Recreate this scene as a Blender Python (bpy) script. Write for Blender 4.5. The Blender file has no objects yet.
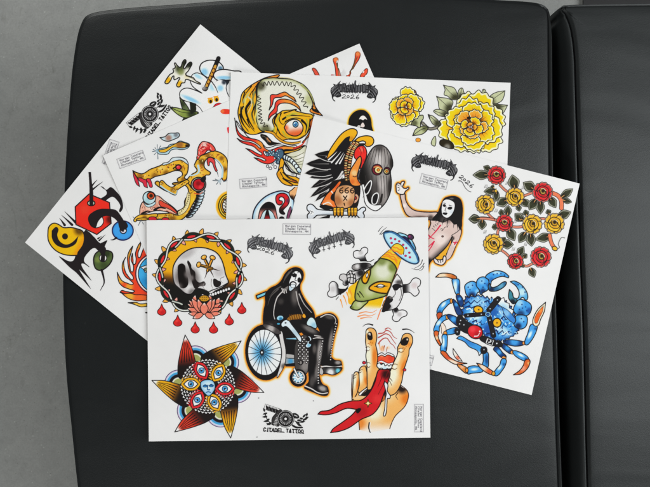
import bpy, bmesh, math, random
import numpy as np

random.seed(7)
C = bpy.context.scene.collection
scene = bpy.context.scene

# ---------------------------------------------------------------- camera: held straight above the bench
KX = 0.00126                    # metres on the bench top per drawing unit (11 x 14 inch sheets are 222 x 282 units)
ZT = 0.45                       # height of the bench top
CAMH = 0.72                     # camera above the bench top
UC, VC = 325.0, 243.5
cam_d = bpy.data.cameras.new('camera'); cam = bpy.data.objects.new('camera', cam_d); C.objects.link(cam)
cam.location = (0, 0, ZT + CAMH); cam.rotation_euler = (0, 0, 0)
cam_d.sensor_fit = 'HORIZONTAL'; cam_d.angle = 2 * math.atan(650 * KX / 2 / CAMH)
cam_d.clip_start = 0.02; cam_d.clip_end = 60
scene.camera = cam

# ---------------------------------------------------------------- light: soft room light, a bright window side at the right
world = bpy.data.worlds.new('World'); scene.world = world; world.use_nodes = True
bg = world.node_tree.nodes['Background']; bg.inputs[0].default_value = (0.93, 0.97, 1.0, 1); bg.inputs[1].default_value = 0.10

def area(name, loc, target, sx, sy, power, col):
    l = bpy.data.lights.new(name, 'AREA'); l.shape = 'RECTANGLE'; l.size = sx; l.size_y = sy; l.energy = power; l.color = col
    o = bpy.data.objects.new(name, l); C.objects.link(o); o.location = loc
    d = [t - a for t, a in zip(target, loc)]
    from mathutils import Vector
    o.rotation_euler = Vector(d).to_track_quat('-Z', 'Y').to_euler(); return o
area('window_light', (1.95, -0.15, 2.5), (0.25, 0.0, ZT), 1.5, 2.2, 72, (0.985, 0.995, 1.0))
area('rear_fill_light', (-1.5, 3.1, 2.4), (-0.1, 0.1, ZT), 1.2, 1.1, 66, (1.0, 0.985, 0.95))  # added fill lamp that evens the light from the upper left
area('front_fill_light', (-1.3, -3.1, 2.3), (-0.1, 0, ZT), 1.1, 1.1, 49, (1.0, 0.985, 0.95))  # added fill from the lower left for bench and floor, no known doorway

scene.view_settings.view_transform = 'Standard'; scene.view_settings.look = 'None'
scene.view_settings.exposure = 0.0; scene.view_settings.gamma = 1.0

# ---------------------------------------------------------------- helpers
def P3(u, v, z):
    """point at height z that stands over the drawing position u, v of the bench top as the lens sees it"""
    s = KX * (CAMH - (z - ZT)) / CAMH
    return ((u - UC) * s, (VC - v) * s, z)

def mesh_obj(name, verts, faces, mat, parent=None, smooth=True):
    me = bpy.data.meshes.new(name); me.from_pydata(verts, [], faces); me.update()
    if smooth: me.polygons.foreach_set('use_smooth', [True] * len(me.polygons))
    o = bpy.data.objects.new(name, me); C.objects.link(o)
    if mat: me.materials.append(mat)
    if parent: o.parent = parent
    return o

def empty(name, loc):
    o = bpy.data.objects.new(name, None); C.objects.link(o); o.location = loc; o.empty_display_size = 0.05; return o

def tag(o, label=None, cat=None, group=None, kind=None):
    for k, v in (('label', label), ('category', cat), ('group', group), ('kind', kind)):
        if v: o[k] = v
    return o

def nodes(name):
    m = bpy.data.materials.new(name); m.use_nodes = True
    nt = m.node_tree; return m, nt, nt.nodes['Principled BSDF']

def noise(nt, scale, detail=4, rough=0.55, vec=None, dist=0.0):
    n = nt.nodes.new('ShaderNodeTexNoise'); n.inputs['Scale'].default_value = scale; n.inputs['Detail'].default_value = detail
    n.inputs['Roughness'].default_value = rough; n.inputs['Distortion'].default_value = dist
    if vec: nt.links.new(vec, n.inputs['Vector'])
    return n

def ramp(nt, src, stops):
    r = nt.nodes.new('ShaderNodeValToRGB'); e = r.color_ramp.elements
    while len(e) < len(stops): e.new(0.5)
    for q, (p, c) in zip(e, stops): q.position = p; q.color = (*c, 1) if len(c) == 3 else c
    nt.links.new(src, r.inputs[0]); return r

def mapping(nt, scale=(1, 1, 1), rot=(0, 0, 0)):
    g = nt.nodes.new('ShaderNodeNewGeometry'); mp = nt.nodes.new('ShaderNodeMapping')
    mp.inputs['Scale'].default_value = scale; mp.inputs['Rotation'].default_value = rot
    nt.links.new(g.outputs['Position'], mp.inputs['Vector']); return mp.outputs['Vector']

# ---------------------------------------------------------------- materials
def mat_leather(name, base, rough, wrinkle):
    m, nt, b = nodes(name); L = nt.links
    v = mapping(nt)
    grain = nt.nodes.new('ShaderNodeTexVoronoi'); grain.inputs['Scale'].default_value = 900; L.new(v, grain.inputs['Vector'])
    fine = noise(nt, 420, 3, 0.6, v)
    vs = mapping(nt, (0.8, 2.4, 1.0), (0, 0, math.radians(38)))
    crease = noise(nt, 5.5, 2, 0.45, vs, 0.6)
    soft = noise(nt, 3.2, 3, 0.5, v)
    mott = noise(nt, 14, 5, 0.6, v)
    cr = ramp(nt, mott.outputs[0], [(0.3, [c * 0.86 for c in base]), (0.7, [c * 1.12 for c in base])])
    dust = noise(nt, 75, 2, 0.5, v); dr = ramp(nt, dust.outputs[0], [(0.70, (0, 0, 0)), (0.80, (1, 1, 1))])
    patch = noise(nt, 5, 3, 0.6, v); pr = ramp(nt, patch.outputs[0], [(0.5, (0, 0, 0)), (0.7, (0.5, 0.5, 0.5))])
    dm = nt.nodes.new('ShaderNodeMath'); dm.operation = 'MULTIPLY'; L.new(dr.outputs[0], dm.inputs[0]); L.new(pr.outputs[0], dm.inputs[1])
    mx = nt.nodes.new('ShaderNodeMix'); mx.data_type = 'RGBA'; L.new(dm.outputs[0], mx.inputs[0]); L.new(cr.outputs[0], mx.inputs[6]); mx.inputs[7].default_value = (0.045, 0.046, 0.046, 1)
    L.new(mx.outputs[2], b.inputs['Base Color'])
    rr = nt.nodes.new('ShaderNodeMapRange'); rr.inputs[3].default_value = rough - .05; rr.inputs[4].default_value = rough + .06
    L.new(soft.outputs[0], rr.inputs[0]); L.new(rr.outputs[0], b.inputs['Roughness'])
    b.inputs['Specular IOR Level'].default_value = 0.34; b.inputs['Specular Tint'].default_value = (0.95, 1.0, 1.0, 1)
    last = None
    for src, st, dist in ((soft.outputs[0], 0.35, 0.004), (crease.outputs[0], wrinkle, 0.008), (fine.outputs[0], 0.11, 0.0006), (grain.outputs[0], 0.15, 0.0004)):
        bp = nt.nodes.new('ShaderNodeBump'); bp.inputs['Strength'].default_value = st; bp.inputs['Distance'].default_value = dist
        L.new(src, bp.inputs['Height'])
        if last: L.new(last, bp.inputs['Normal'])
        last = bp.outputs[0]
    L.new(last, b.inputs['Normal']); return m

def mat_concrete():
    m, nt, b = nodes('polished_concrete'); L = nt.links; v = mapping(nt)
    a = noise(nt, 3.5, 8, 0.62, v); c = noise(nt, 38, 6, 0.7, v, 0.6); d = noise(nt, 260, 3, 0.6, v)
    r1 = ramp(nt, a.outputs[0], [(0.32, (0.246, 0.258, 0.249)), (0.68, (0.284, 0.294, 0.283))])
    r2 = ramp(nt, c.outputs[0], [(0.30, (0.88, 0.88, 0.88)), (0.5, (0.99, 0.99, 0.99)), (0.78, (1.1, 1.1, 1.09))])
    r3 = ramp(nt, d.outputs[0], [(0.3, (0.9, 0.9, 0.9)), (0.7, (1.06, 1.06, 1.06))])
    pv = mapping(nt, (1, .35, 1), (0, 0, .5)); e = noise(nt, 60, 4, 0.6, pv, 1.5); r4 = ramp(nt, e.outputs[0], [(0.60, (1, 1, 1)), (0.72, (0.86, 0.86, 0.85))])
    out = r1.outputs[0]
    ck = nt.nodes.new('ShaderNodeTexVoronoi'); ck.feature = 'DISTANCE_TO_EDGE'; ck.inputs['Scale'].default_value = 2.3; ck.inputs['Randomness'].default_value = 1.0
    wv = noise(nt, 14, 4, 0.7, v); ad = nt.nodes.new('ShaderNodeMix'); ad.data_type = 'VECTOR'; ad.inputs[0].default_value = 0.10; L.new(v, ad.inputs[4]); L.new(wv.outputs['Color'], ad.inputs[5]); L.new(ad.outputs[1], ck.inputs['Vector'])
    r5 = ramp(nt, ck.outputs[0], [(0.0, (0.88, 0.88, 0.87)), (0.005, (1, 1, 1))])
    pit = nt.nodes.new('ShaderNodeTexVoronoi'); pit.inputs['Scale'].default_value = 95; L.new(v, pit.inputs['Vector']); r6 = ramp(nt, pit.outputs[0], [(0.06, (0.72, 0.72, 0.71)), (0.13, (1, 1, 1))])
    sp = nt.nodes.new('ShaderNodeTexVoronoi'); sp.inputs['Scale'].default_value = 61; L.new(v, sp.inputs['Vector']); r7 = ramp(nt, sp.outputs[0], [(0.05, (1.35, 1.35, 1.34)), (0.12, (1, 1, 1))])
    for r in (r2, r3, r4, r5, r6, r7):
        x = nt.nodes.new('ShaderNodeMix'); x.data_type = 'RGBA'; x.blend_type = 'MULTIPLY'; x.inputs[0].default_value = 1
        L.new(out, x.inputs[6]); L.new(r.outputs[0], x.inputs[7]); out = x.outputs[2]
    L.new(out, b.inputs['Base Color']); b.inputs['Roughness'].default_value = 0.55
    bp = nt.nodes.new('ShaderNodeBump'); bp.inputs['Strength'].default_value = 0.15; bp.inputs['Distance'].default_value = 0.001; L.new(c.outputs[0], bp.inputs['Height']); L.new(bp.outputs[0], b.inputs['Normal'])
    return m

def mat_paper(name, ink):
    m, nt, b = nodes(name); L = nt.links; v = mapping(nt)
    n1 = noise(nt, 26, 4, 0.6, v); r1 = ramp(nt, n1.outputs[0], [(0.3, (0.775, 0.778, 0.775)), (0.7, (0.80, 0.80, 0.795))])
    n2 = noise(nt, 900, 3, 0.6, v)
    n4 = noise(nt, 7, 5, 0.65, v, 0.8); r4 = ramp(nt, n4.outputs[0], [(0.35, (0.965, 0.965, 0.96)), (0.62, (1, 1, 1))])
    x0 = nt.nodes.new('ShaderNodeMix'); x0.data_type = 'RGBA'; x0.blend_type = 'MULTIPLY'; x0.inputs[0].default_value = 1; L.new(r1.outputs[0], x0.inputs[6]); L.new(r4.outputs[0], x0.inputs[7])
    out = x0.outputs[2]
    if ink:
        at = nt.nodes.new('ShaderNodeAttribute'); at.attribute_name = 'ink'
        n3 = noise(nt, 1500, 2, 0.6, v); r3 = ramp(nt, n3.outputs[0], [(0.25, (0.90, 0.90, 0.90)), (0.75, (1.06, 1.06, 1.06))])
        # paper tooth shows through the ink only where there is ink
        g = nt.nodes.new('ShaderNodeMix'); g.data_type = 'RGBA'; g.blend_type = 'MIX'; L.new(at.outputs['Alpha'], g.inputs[0]); g.inputs[6].default_value = (1, 1, 1, 1); L.new(r3.outputs[0], g.inputs[7])
        for src in (at.outputs['Color'], g.outputs[2]):
            x = nt.nodes.new('ShaderNodeMix'); x.data_type = 'RGBA'; x.blend_type = 'MULTIPLY'; x.inputs[0].default_value = 1
            L.new(out, x.inputs[6]); L.new(src, x.inputs[7]); out = x.outputs[2]
    L.new(out, b.inputs['Base Color']); b.inputs['Roughness'].default_value = 0.62; b.inputs['Specular IOR Level'].default_value = 0.14 if ink else 0.2
    bp = nt.nodes.new('ShaderNodeBump'); bp.inputs['Strength'].default_value = 0.06; bp.inputs['Distance'].default_value = 0.0002; L.new(n2.outputs[0], bp.inputs['Height']); L.new(bp.outputs[0], b.inputs['Normal'])
    return m

M_LEATHER = mat_leather('black_leather', (0.0064, 0.0076, 0.0080), 0.43, 0.16)
M_LEATHER2 = mat_leather('black_leather_creased', (0.0105, 0.0122, 0.0126), 0.46, 0.30)
M_PIPING, _nt, _b = nodes('black_thread'); _b.inputs['Base Color'].default_value = (0.004, 0.004, 0.0045, 1); _b.inputs['Roughness'].default_value = 0.8; _b.inputs['Specular IOR Level'].default_value = 0.1
M_DARK, _nt, _b = nodes('dark_steel'); _b.inputs['Base Color'].default_value = (0.01, 0.01, 0.011, 1); _b.inputs['Roughness'].default_value = 0.5
M_FLOOR = mat_concrete(); M_PAPER = mat_paper('white_card', False); M_INK = mat_paper('printed_card', True)

# ---------------------------------------------------------------- floor
fl = mesh_obj('floor', [(-9, -9, 0), (9, -9, 0), (9, 9, 0), (-9, 9, 0)], [(0, 1, 2, 3)], M_FLOOR, smooth=False); tag(fl, kind='structure')

# ---------------------------------------------------------------- benches
def closed_curve(pts, step=3.0):
    """dense closed outline through drawing positions"""
    P = np.array(pts, float); n = len(P); out = []
    for i in range(n):
        p0, p1, p2, p3 = P[i - 1], P[i], P[(i + 1) % n], P[(i + 2) % n]
        L = np.hypot(*(p2 - p1)); k = max(2, int(L / step))
        def tg(a, b, c):
            t = c - a; l = np.hypot(*t); m = min(np.hypot(*(b - a)), np.hypot(*(c - b))); return t / (l + 1e-9) * min(L, 1.5 * m)
        ta, tb = tg(p0, p1, p2), tg(p1, p2, p3)
        for t in np.linspace(0, 1, k, endpoint=False):
            h = t * t; out.append((2*h*t-3*h+1)*p1 + (h*t-2*h+t)*ta + (3*h-2*h*t)*p2 + (h*t-h)*tb)
    return np.array(out)

def make_bench(label, outline, bulge, seam, mat, height=ZT, group=None, centre=None):
    """cushion with a stitched top edge and a bulging side wall, on a dark plinth"""
    O = closed_curve(outline)
    W = np.array([P3(u, v, ZT)[:2] for u, v in O]); n = len(W); c = W.mean(0) if centre is None else np.array(P3(*centre, ZT)[:2])
    T = np.roll(W, -1, 0) - np.roll(W, 1, 0); T /= np.hypot(*T.T)[:, None]
    N = np.stack([T[:, 1], -T[:, 0]], 1)
    if ((W - c) * N).sum() < 0: N = -N
    bu = np.array([bulge(N[i], O[i]) for i in range(n)]); se = np.array([seam(N[i], O[i]) for i in range(n)])
    root = empty('leather_bench', (c[0], c[1], 0)); tag(root, label, 'bench', group)
    rings = []
    for s in (0.03, 0.15, 0.3, 0.45, 0.6, 0.72, 0.82, 0.88, 0.92): rings.append((c + (W - c) * s, np.full(n, height)))
    for s, dz in ((0.945, 0.0), (0.962, 0.0001), (0.976, 0.0003)): rings.append((c + (W - c) * s, np.full(n, height - dz)))
    rings.append((W - N * 0.0034, np.full(n, height - 0.0005))); rings.append((W - N * 0.0018, np.full(n, height - 0.0008)))
    rings.append((W - N * 0.0009, height - 0.0014 - 0.0050 * se)); rings.append((W + N * 0.0009, height - 0.0018 - 0.0050 * se))
    for f, dz in ((0.12, 0.0022), (0.30, 0.0036), (0.52, 0.0085), (0.74, 0.017), (0.91, 0.028), (1.0, 0.045), (0.97, 0.065), (0.86, 0.085), (0.60, 0.102), (0.30, 0.112)):
        rings.append((W + N * (0.0016 + bu * f)[:, None], np.full(n, height - dz)))
    rings.append((W - N * 0.03, np.full(n, height - 0.116)))
    V = []; F = []
    for p, z in rings:
        for q, zz in zip(p, z): V.append((q[0] - c[0], q[1] - c[1], zz))
    for r in range(len(rings) - 1):
        for i in range(n):
            j = (i + 1) % n; F.append((r*n+i, r*n+j, (r+1)*n+j, (r+1)*n+i))
    F.append(tuple(range(n)))
    o = mesh_obj('seat_cushion', V, F, mat, root)
    bm = bmesh.new(); bm.from_mesh(o.data); bmesh.ops.recalc_face_normals(bm, faces=bm.faces); bm.to_mesh(o.data); bm.free()
    # piping laid in the seam
    PV, PF = [], []; m = 8; r = 0.0008
    for i in range(n):
        for k in range(m):
            a = 2 * math.pi * k / m
            q = W[i] + N[i] * (0.0001 + r * math.cos(a)); PV.append((q[0] - c[0], q[1] - c[1], height - 0.0036 - 0.0026 * se[i] + r * math.sin(a)))
    for i in range(n):
        for k in range(m): PF.append((i*m+k, i*m+(k+1) % m, ((i+1) % n)*m+(k+1) % m, ((i+1) % n)*m+k))
    mesh_obj('piping', PV, PF, M_PIPING, root)
    # plinth
    BV, BF = [], []
    for s, z in ((0.93, height - 0.118), (0.93, 0.06), (0.86, 0.06), (0.86, 0.0)):
        for q in W: BV.append((*((q - c) * s), z))
    for r_ in range(3):
        for i in range(n): BF.append((r_*n+i, r_*n+(i+1) % n, (r_+1)*n+(i+1) % n, (r_+1)*n+i))
    mesh_obj('plinth', BV, BF, M_DARK, root)
    return root

def sstep(x, a, b):
    t = min(1, max(0, (x - a) / (b - a))); return t * t * (3 - 2 * t)

LEFT = [(78.5, 487), (72.5, 430), (66.8, 370), (64, 300), (63.8, 240), (65.2, 190), (68.3, 130), (72.4, 75), (76.4, 45), (79.6, 30), (82.6, 22), (86, 16.8), (93, 13.6), (108, 11), (140, 7.8), (180, 5), (215, 2.3), (260, -.5), (320, -2.6), (380, -3.6), (440, -2.6), (495, 0.6),
        (528, 2.6), (541, 4.8), (547.3, 9), (549.2, 18), (549.6, 60), (550.2, 150), (552, 250), (554.5, 337), (557, 420), (559.5, 487), (563, 580), (560, 650), (540, 690), (320, 705), (130, 690), (105, 660), (92, 590)]
make_bench('black leather bench with tattoo flash sheets fanned out across its seat', LEFT, lambda N, O: 0.0015 + 0.0085 * sstep(N[0], .3, .9) * sstep(O[1], 8, 40), lambda N, O: sstep(N[0], .2, .8), M_LEATHER, group='black leather benches')
RIGHT = [(562, 7.6), (566.8, 12.5), (571.5, 22), (574.2, 33), (576.2, 49), (577.2, 65), (579.6, 150), (582.6, 250), (586, 337), (588, 420), (589.8, 487), (594, 580), (600, 650), (620, 690), (800, 700), (980, 690), (1010, 650), (1020, 300), (1010, 40), (990, 8), (960, 2), (800, 3.0), (700, 3.8), (620, 4.6), (580, 5.4), (568, 6.0)]
make_bench('empty black leather bench with a creased seat, beside the bench of sheets', RIGHT, lambda N, O: 0.0015 + 0.013 * sstep(-N[0], .5, 1.0) * sstep(O[1], 6, 16), lambda N, O: 1.0 if N[0] < -.2 else .5, M_LEATHER2, centre=(850, 220), group='black leather benches')
# black rubber mat on the floor behind the benches
mo = [(582.5, -60), (582.5, 18), (588, 24), (720, 24), (726, 18), (726, -110), (720, -116), (588, -116), (582.5, -110)]
V, F = [], []
nn = len(mo)
for z, k in ((0.0, 1.0), (0.009, 1.0), (0.012, 0.985)):
    for u, v in mo: V.append(P3(654 + (u - 654) * k, -46 + (v + 46) * k, z))
for r in range(2):
    for i in range(nn): F.append((r*nn+i, r*nn+(i+1) % nn, (r+1)*nn+(i+1) % nn, (r+1)*nn+i))
F.append(tuple(2*nn+i for i in range(nn)))
mt = mesh_obj('floor_mat', V, F, M_DARK, smooth=False); tag(mt, 'flat black mat on the floor past the top edge of the creased bench', 'mat')
# ---------------------------------------------------------------- printed artwork: a small vector pen
# Every drawing printed on a sheet is drawn with polygons, strokes and soft colour on a fine grid
# (RES samples per unit) and becomes a mesh of its own lying on its sheet, inks kept as a colour attribute.
RES = 4
PAPER = (0.902, 0.902, 0.894)
INK = '1d1b1c'

def rgb(h):
    if not isinstance(h, str): return np.array(h, float)
    return np.array([int(h[i:i + 2], 16) / 255 for i in (0, 2, 4)])

def boxblur(a, r):
    if r < 1: return a
    for ax in (0, 1):
        p = np.concatenate([np.repeat(a.take([0], ax), r + 1, ax), a, np.repeat(a.take([-1], ax), r, ax)], ax)
        c = np.cumsum(p, ax)
        n = a.shape[ax]
        hi = c.take(range(2 * r + 1, 2 * r + 1 + n), ax); lo = c.take(range(0, n), ax)
        a = (hi - lo) / (2 * r + 1)
    return a

def blur(a, r):
    r = int(round(r))
    return boxblur(boxblur(a, r), r)

class Art:
    def __init__(s, name, x0, y0, x1, y1):
        s.name = name; s.x0, s.y0 = x0, y0
        s.W = int((x1 - x0) * RES) + 1; s.H = int((y1 - y0) * RES) + 1
        s.img = np.empty((s.H, s.W, 3)); s.img[:] = PAPER
        s.cov = np.zeros((s.H, s.W)); s.M = (0.0, 0.0, 1.0, 0.0, 0, 0)
    # frames: where the numbers of the following shapes are measured (unit size w/649)
    def fr(s, x, y, w=80.0, ang=0, cx=0, cy=0):
        k = w / 649.0; a = math.radians(ang)
        s.M = (x, y, k * math.cos(a), k * math.sin(a), cx, cy); return s
    def tr(s, p):
        x, y, c, d, cx, cy = s.M
        q = p - (cx, cy)
        X = x + q[:, 0] * c - q[:, 1] * d; Y = y + q[:, 0] * d + q[:, 1] * c
        return np.stack([(X - s.x0) * RES, (Y - s.y0) * RES], 1)
    @property
    def k(s): return math.hypot(s.M[2], s.M[3])
    def pts(s, p, closed, sm=True):
        cor = []
        if isinstance(p, str):
            q = []
            for t in p.split():
                c = t.endswith('*'); t = t.rstrip('*'); a, b = t.split(',')
                q.append((float(a), float(b))); cor.append(c)
        else:
            q = [tuple(t[:2]) for t in p]; cor = [False] * len(q)
        P = s.tr(np.array(q, float))
        n = len(P)
        if not sm or n < 3: return P
        out = []
        for i in range(n if closed else n - 1):
            a, b = P[i], P[(i + 1) % n]
            pa = P[i - 1] if (closed or i > 0) else a
            pb = P[(i + 2) % n] if (closed or i < n - 2) else b
            L = np.hypot(*(b - a))
            def tan(u, v, w):
                t = w - u; l = np.hypot(*t); 
                m = min(np.hypot(*(v - u)) or 1e9, np.hypot(*(w - v)) or 1e9)
                return t / (l + 1e-9) * min(L, 1.6 * m)
            ta = (b - a) if cor[i] else tan(pa, a, b)
            tb = (b - a) if cor[(i + 1) % n] else tan(a, b, pb)
            for t in np.linspace(0, 1, max(3, min(9, int(L / 3))), endpoint=False):
                h = t * t
                out.append((2 * h * t - 3 * h + 1) * a + (h * t - 2 * h + t) * ta + (3 * h - 2 * h * t) * b + (h * t - h) * tb)
        if not closed: out.append(P[-1])
        return np.array(out)
    def seg_dist(s, P, w0, w1, closed, pad):
        """unsigned distance minus the local half-width to a polyline; only near it"""
        D = np.full((s.H, s.W), 1e3)
        n = len(P); m = n if closed else n - 1
        cum = np.concatenate([[0], np.cumsum(np.hypot(*np.diff(P, axis=0).T))]); T = cum[-1] or 1
        for i in range(m):
            a, b = P[i], P[(i + 1) % n]
            ra = w0 + (w1 - w0) * cum[i] / T; rb = w0 + (w1 - w0) * cum[min(i + 1, n - 1)] / T
            r = max(ra, rb) + pad
            xa = max(0, int(min(a[0], b[0]) - r)); xb = min(s.W, int(max(a[0], b[0]) + r) + 2)
            ya = max(0, int(min(a[1], b[1]) - r)); yb = min(s.H, int(max(a[1], b[1]) + r) + 2)
            if xa >= xb or ya >= yb: continue
            X = np.arange(xa, xb)[None, :] - a[0]; Y = np.arange(ya, yb)[:, None] - a[1]
            d = b - a; L = d @ d
            t = np.clip((X * d[0] + Y * d[1]) / (L + 1e-9), 0, 1)
            v = np.hypot(X - t * d[0], Y - t * d[1]) - (ra + (rb - ra) * t)
            D[ya:yb, xa:xb] = np.minimum(D[ya:yb, xa:xb], v)
        return D
    def inside(s, P):
        C = np.zeros((s.H, s.W + 1), np.int32); n = len(P)
        for i in range(n):
            a, b = P[i], P[(i + 1) % n]
            if a[1] == b[1]: continue
            if a[1] > b[1]: a, b = b, a
            y0 = max(0, math.ceil(a[1])); y1 = min(s.H - 1, math.ceil(b[1]) - 1)
            if y1 < y0: continue
            ys = np.arange(y0, y1 + 1)
            xs = a[0] + (ys - a[1]) * (b[0] - a[0]) / (b[1] - a[1])
            xi = np.clip(np.ceil(xs), 0, s.W).astype(int)
            np.add.at(C, (ys, xi), 1)
        return (np.cumsum(C[:, :s.W], 1) % 2) == 1
    def comp(s, m, col, cover=True):
        col = rgb(col); b = m > 0.001
        if not b.any(): return
        mm = m[b][:, None]
        s.img[b] = s.img[b] * (1 - mm) + col * mm
        if cover: s.cov[b] = np.maximum(s.cov[b], m[b])
    def soft(s, e):
        """amount field of one soft colour: ('s',x,y,r,col[,a[,ry,ang]]) spot, ('l',x0,y0,x1,y1,col[,a]) sweep, ('e',w,col[,a]) rim"""
        if e[0] == 's':
            x, y, r = e[1:4]; c = s.tr(np.array([[x, y]], float))[0]; kk = s.k * RES
            a = e[5] if len(e) > 5 else 1; ry = e[6] if len(e) > 6 else r
            an = math.radians(e[7] if len(e) > 7 else 0) + math.atan2(s.M[3], s.M[2])
            X = np.arange(s.W)[None, :] - c[0]; Y = np.arange(s.H)[:, None] - c[1]
            u = (X * math.cos(an) + Y * math.sin(an)) / (r * kk); v = (-X * math.sin(an) + Y * math.cos(an)) / (ry * kk)
            t = np.clip(1 - np.hypot(u, v), 0, 1)
            return np.clip(t * t * (3 - 2 * t) * 1.35, 0, 1) * a, e[4]
        if e[0] == 'l':
            p = s.tr(np.array([e[1:3], e[3:5]], float)); d = p[1] - p[0]; a = e[6] if len(e) > 6 else 1
            X = np.arange(s.W)[None, :] - p[0][0]; Y = np.arange(s.H)[:, None] - p[0][1]
            t = np.clip((X * d[0] + Y * d[1]) / (d @ d), 0, 1)
            return t * t * (3 - 2 * t) * a, e[5]
    def f(s, p, col, fx=(), ol=0.55, oc=INK, sm=True, a=1.0):
        """filled shape with soft colours inside it and an outline of width ol"""
        P = s.pts(p, True, sm)
        ins = s.inside(P); D = s.seg_dist(P, 0, 0, True, 2)
        m = np.where(D < 2, np.clip(np.where(ins, 0.5 + D, 0.5 - D), 0, 1), ins * 1.0)
        if col is not None: s.comp(m * a, col)
        for e in fx:
            if e[0] == 'e':
                B = blur(m, e[1] * RES); am = np.clip((1 - B) * 2 * (e[3] if len(e) > 3 else 1), 0, 1); c = e[2]
            else: am, c = s.soft(e)
            s.comp(m * am, c)
        s.last = m
        if ol: 
            w = ol * 1.42 * RES / 2
            D = s.seg_dist(P, w, w, True, 2)
            s.comp(np.clip(0.5 - D, 0, 1), oc)
        return s
    def s_(s, p, col=INK, w=0.55, w1=None, sm=True, a=1.0, cover=True):
        """stroke of width w (tapering to w1)"""
        P = s.pts(p, False, sm); q = 1.3 if w < 1.2 else 1.0; h = w * q * RES / 2; h1 = h if w1 is None else w1 * q * RES / 2
        D = s.seg_dist(P, h, h1, False, 2)
        lim = min(1.0, 2 * max(h, h1))
        s.comp(np.clip(0.5 - D, 0, 1) * a * lim, col, cover); return s
    def ss(s, strs, col=INK, w=0.55, w1=None, **k):
        for q in strs.split('|'): s.s_(q, col, w, w1, **k)
        return s
    def ell(s, x, y, rx, ry, col, fx=(), ol=0.55, oc=INK, ang=0, a=1.0):
        t = np.linspace(0, 2 * math.pi, 40, endpoint=False); an = math.radians(ang)
        u, v = rx * np.cos(t), ry * np.sin(t)
        return s.f(np.stack([x + u * math.cos(an) - v * math.sin(an), y + u * math.sin(an) + v * math.cos(an)], 1), col, fx, ol, oc, sm=False, a=a)
    def spot(s, x, y, r, col, a=1, ry=None, ang=0):
        am, c = s.soft(('s', x, y, r, col, a, ry or r, ang)); s.comp(am, c); return s
    def petal(s, x0, y0, x1, y1, w, col, fx=(), ol=0.5, oc=INK, fat=0.45):
        b = np.array([x0, y0], float); t = np.array([x1, y1], float); d = t - b; n = np.array([-d[1], d[0]]) / (np.hypot(*d) + 1e-9) * w / 2
        m = b + d * fat; q = b + d * 0.82
        st = lambda v, c='': '%f,%f%s' % (v[0], v[1], c)
        return s.f(' '.join([st(b), st(m + n), st(q + n * 0.5), st(t, '*'), st(q - n * 0.5), st(m - n)]), col, fx, ol, oc)
    def speck(s, n, cols, seed=1, size=(1.2, 3.2), w=(.35, .8)):
        """short dabs of ink scattered inside the shape filled last"""
        rnd = random.Random(seed); ys, xs = np.nonzero(s.last > .9)
        if not len(xs): return s
        M = s.M; keep = s.last
        s.fr(s.x0, s.y0, 649 / RES)
        for _ in range(n):
            i = rnd.randrange(len(xs)); x, y = int(xs[i]), int(ys[i]); a = rnd.uniform(0, 6.3); l = rnd.uniform(*size) * RES
            x2, y2 = x + l * math.cos(a), y + l * math.sin(a)
            if not (0 <= x2 < s.W and 0 <= y2 < s.H) or keep[int(y2), int(x2)] < .9: continue
            m = (x + x2) / 2 + rnd.uniform(-.3, .3) * l, (y + y2) / 2 + rnd.uniform(-.3, .3) * l
            s.s_([(x, y), m, (x2, y2)], rnd.choice(cols), rnd.uniform(*w), .15)
        s.M = M; s.last = keep; return s
    def glow(s, c1, c2, w):
        """soft coloured halo printed behind all that has been drawn so far"""
        c = s.cov; g = np.clip(blur(c, w * RES * 0.42) * 3.4, 0, 1); g2 = np.clip(blur(c, w * RES * .27) * 3.2, 0, 1)
        t = g2[..., None]; col = rgb(c2) * (1 - t) + rgb(c1) * t
        base = s.img; gg = (g * (1 - c))[..., None]
        s.img = base * (1 - gg) + col * gg
        s.cov = np.maximum(c, g)
    # ---- lettering
    def text(s, txt, x, y, h, col=INK, w=0.3, sx=0.62, ang=0, gap=1.0, bold=None):
        """single-stroke lettering; x,y = left end of the baseline, h = capital height, in frame numbers"""
        a = math.radians(ang); cx = 0
        for ch in txt:
            g = GLYPH.get(ch)
            if ch in 'il': cx -= h * sx * .3
            if g:
                for st in g.split('|'):
                    q = []
                    for t in st.split():
                        u, v = int(t[0]), int(t[1])
                        U = cx + u / 4 * h * sx; V = -(v - 2) / 6 * h
                        q.append((x + U * math.cos(a) - V * math.sin(a), y + U * math.sin(a) + V * math.cos(a)))
                    s.s_(q, col, w, sm=False)
            cx += h * sx * (1.35 if ch not in 'iltI, ' else (1.02 if ch in 'il' else 1.0)) * gap
        return cx

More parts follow.
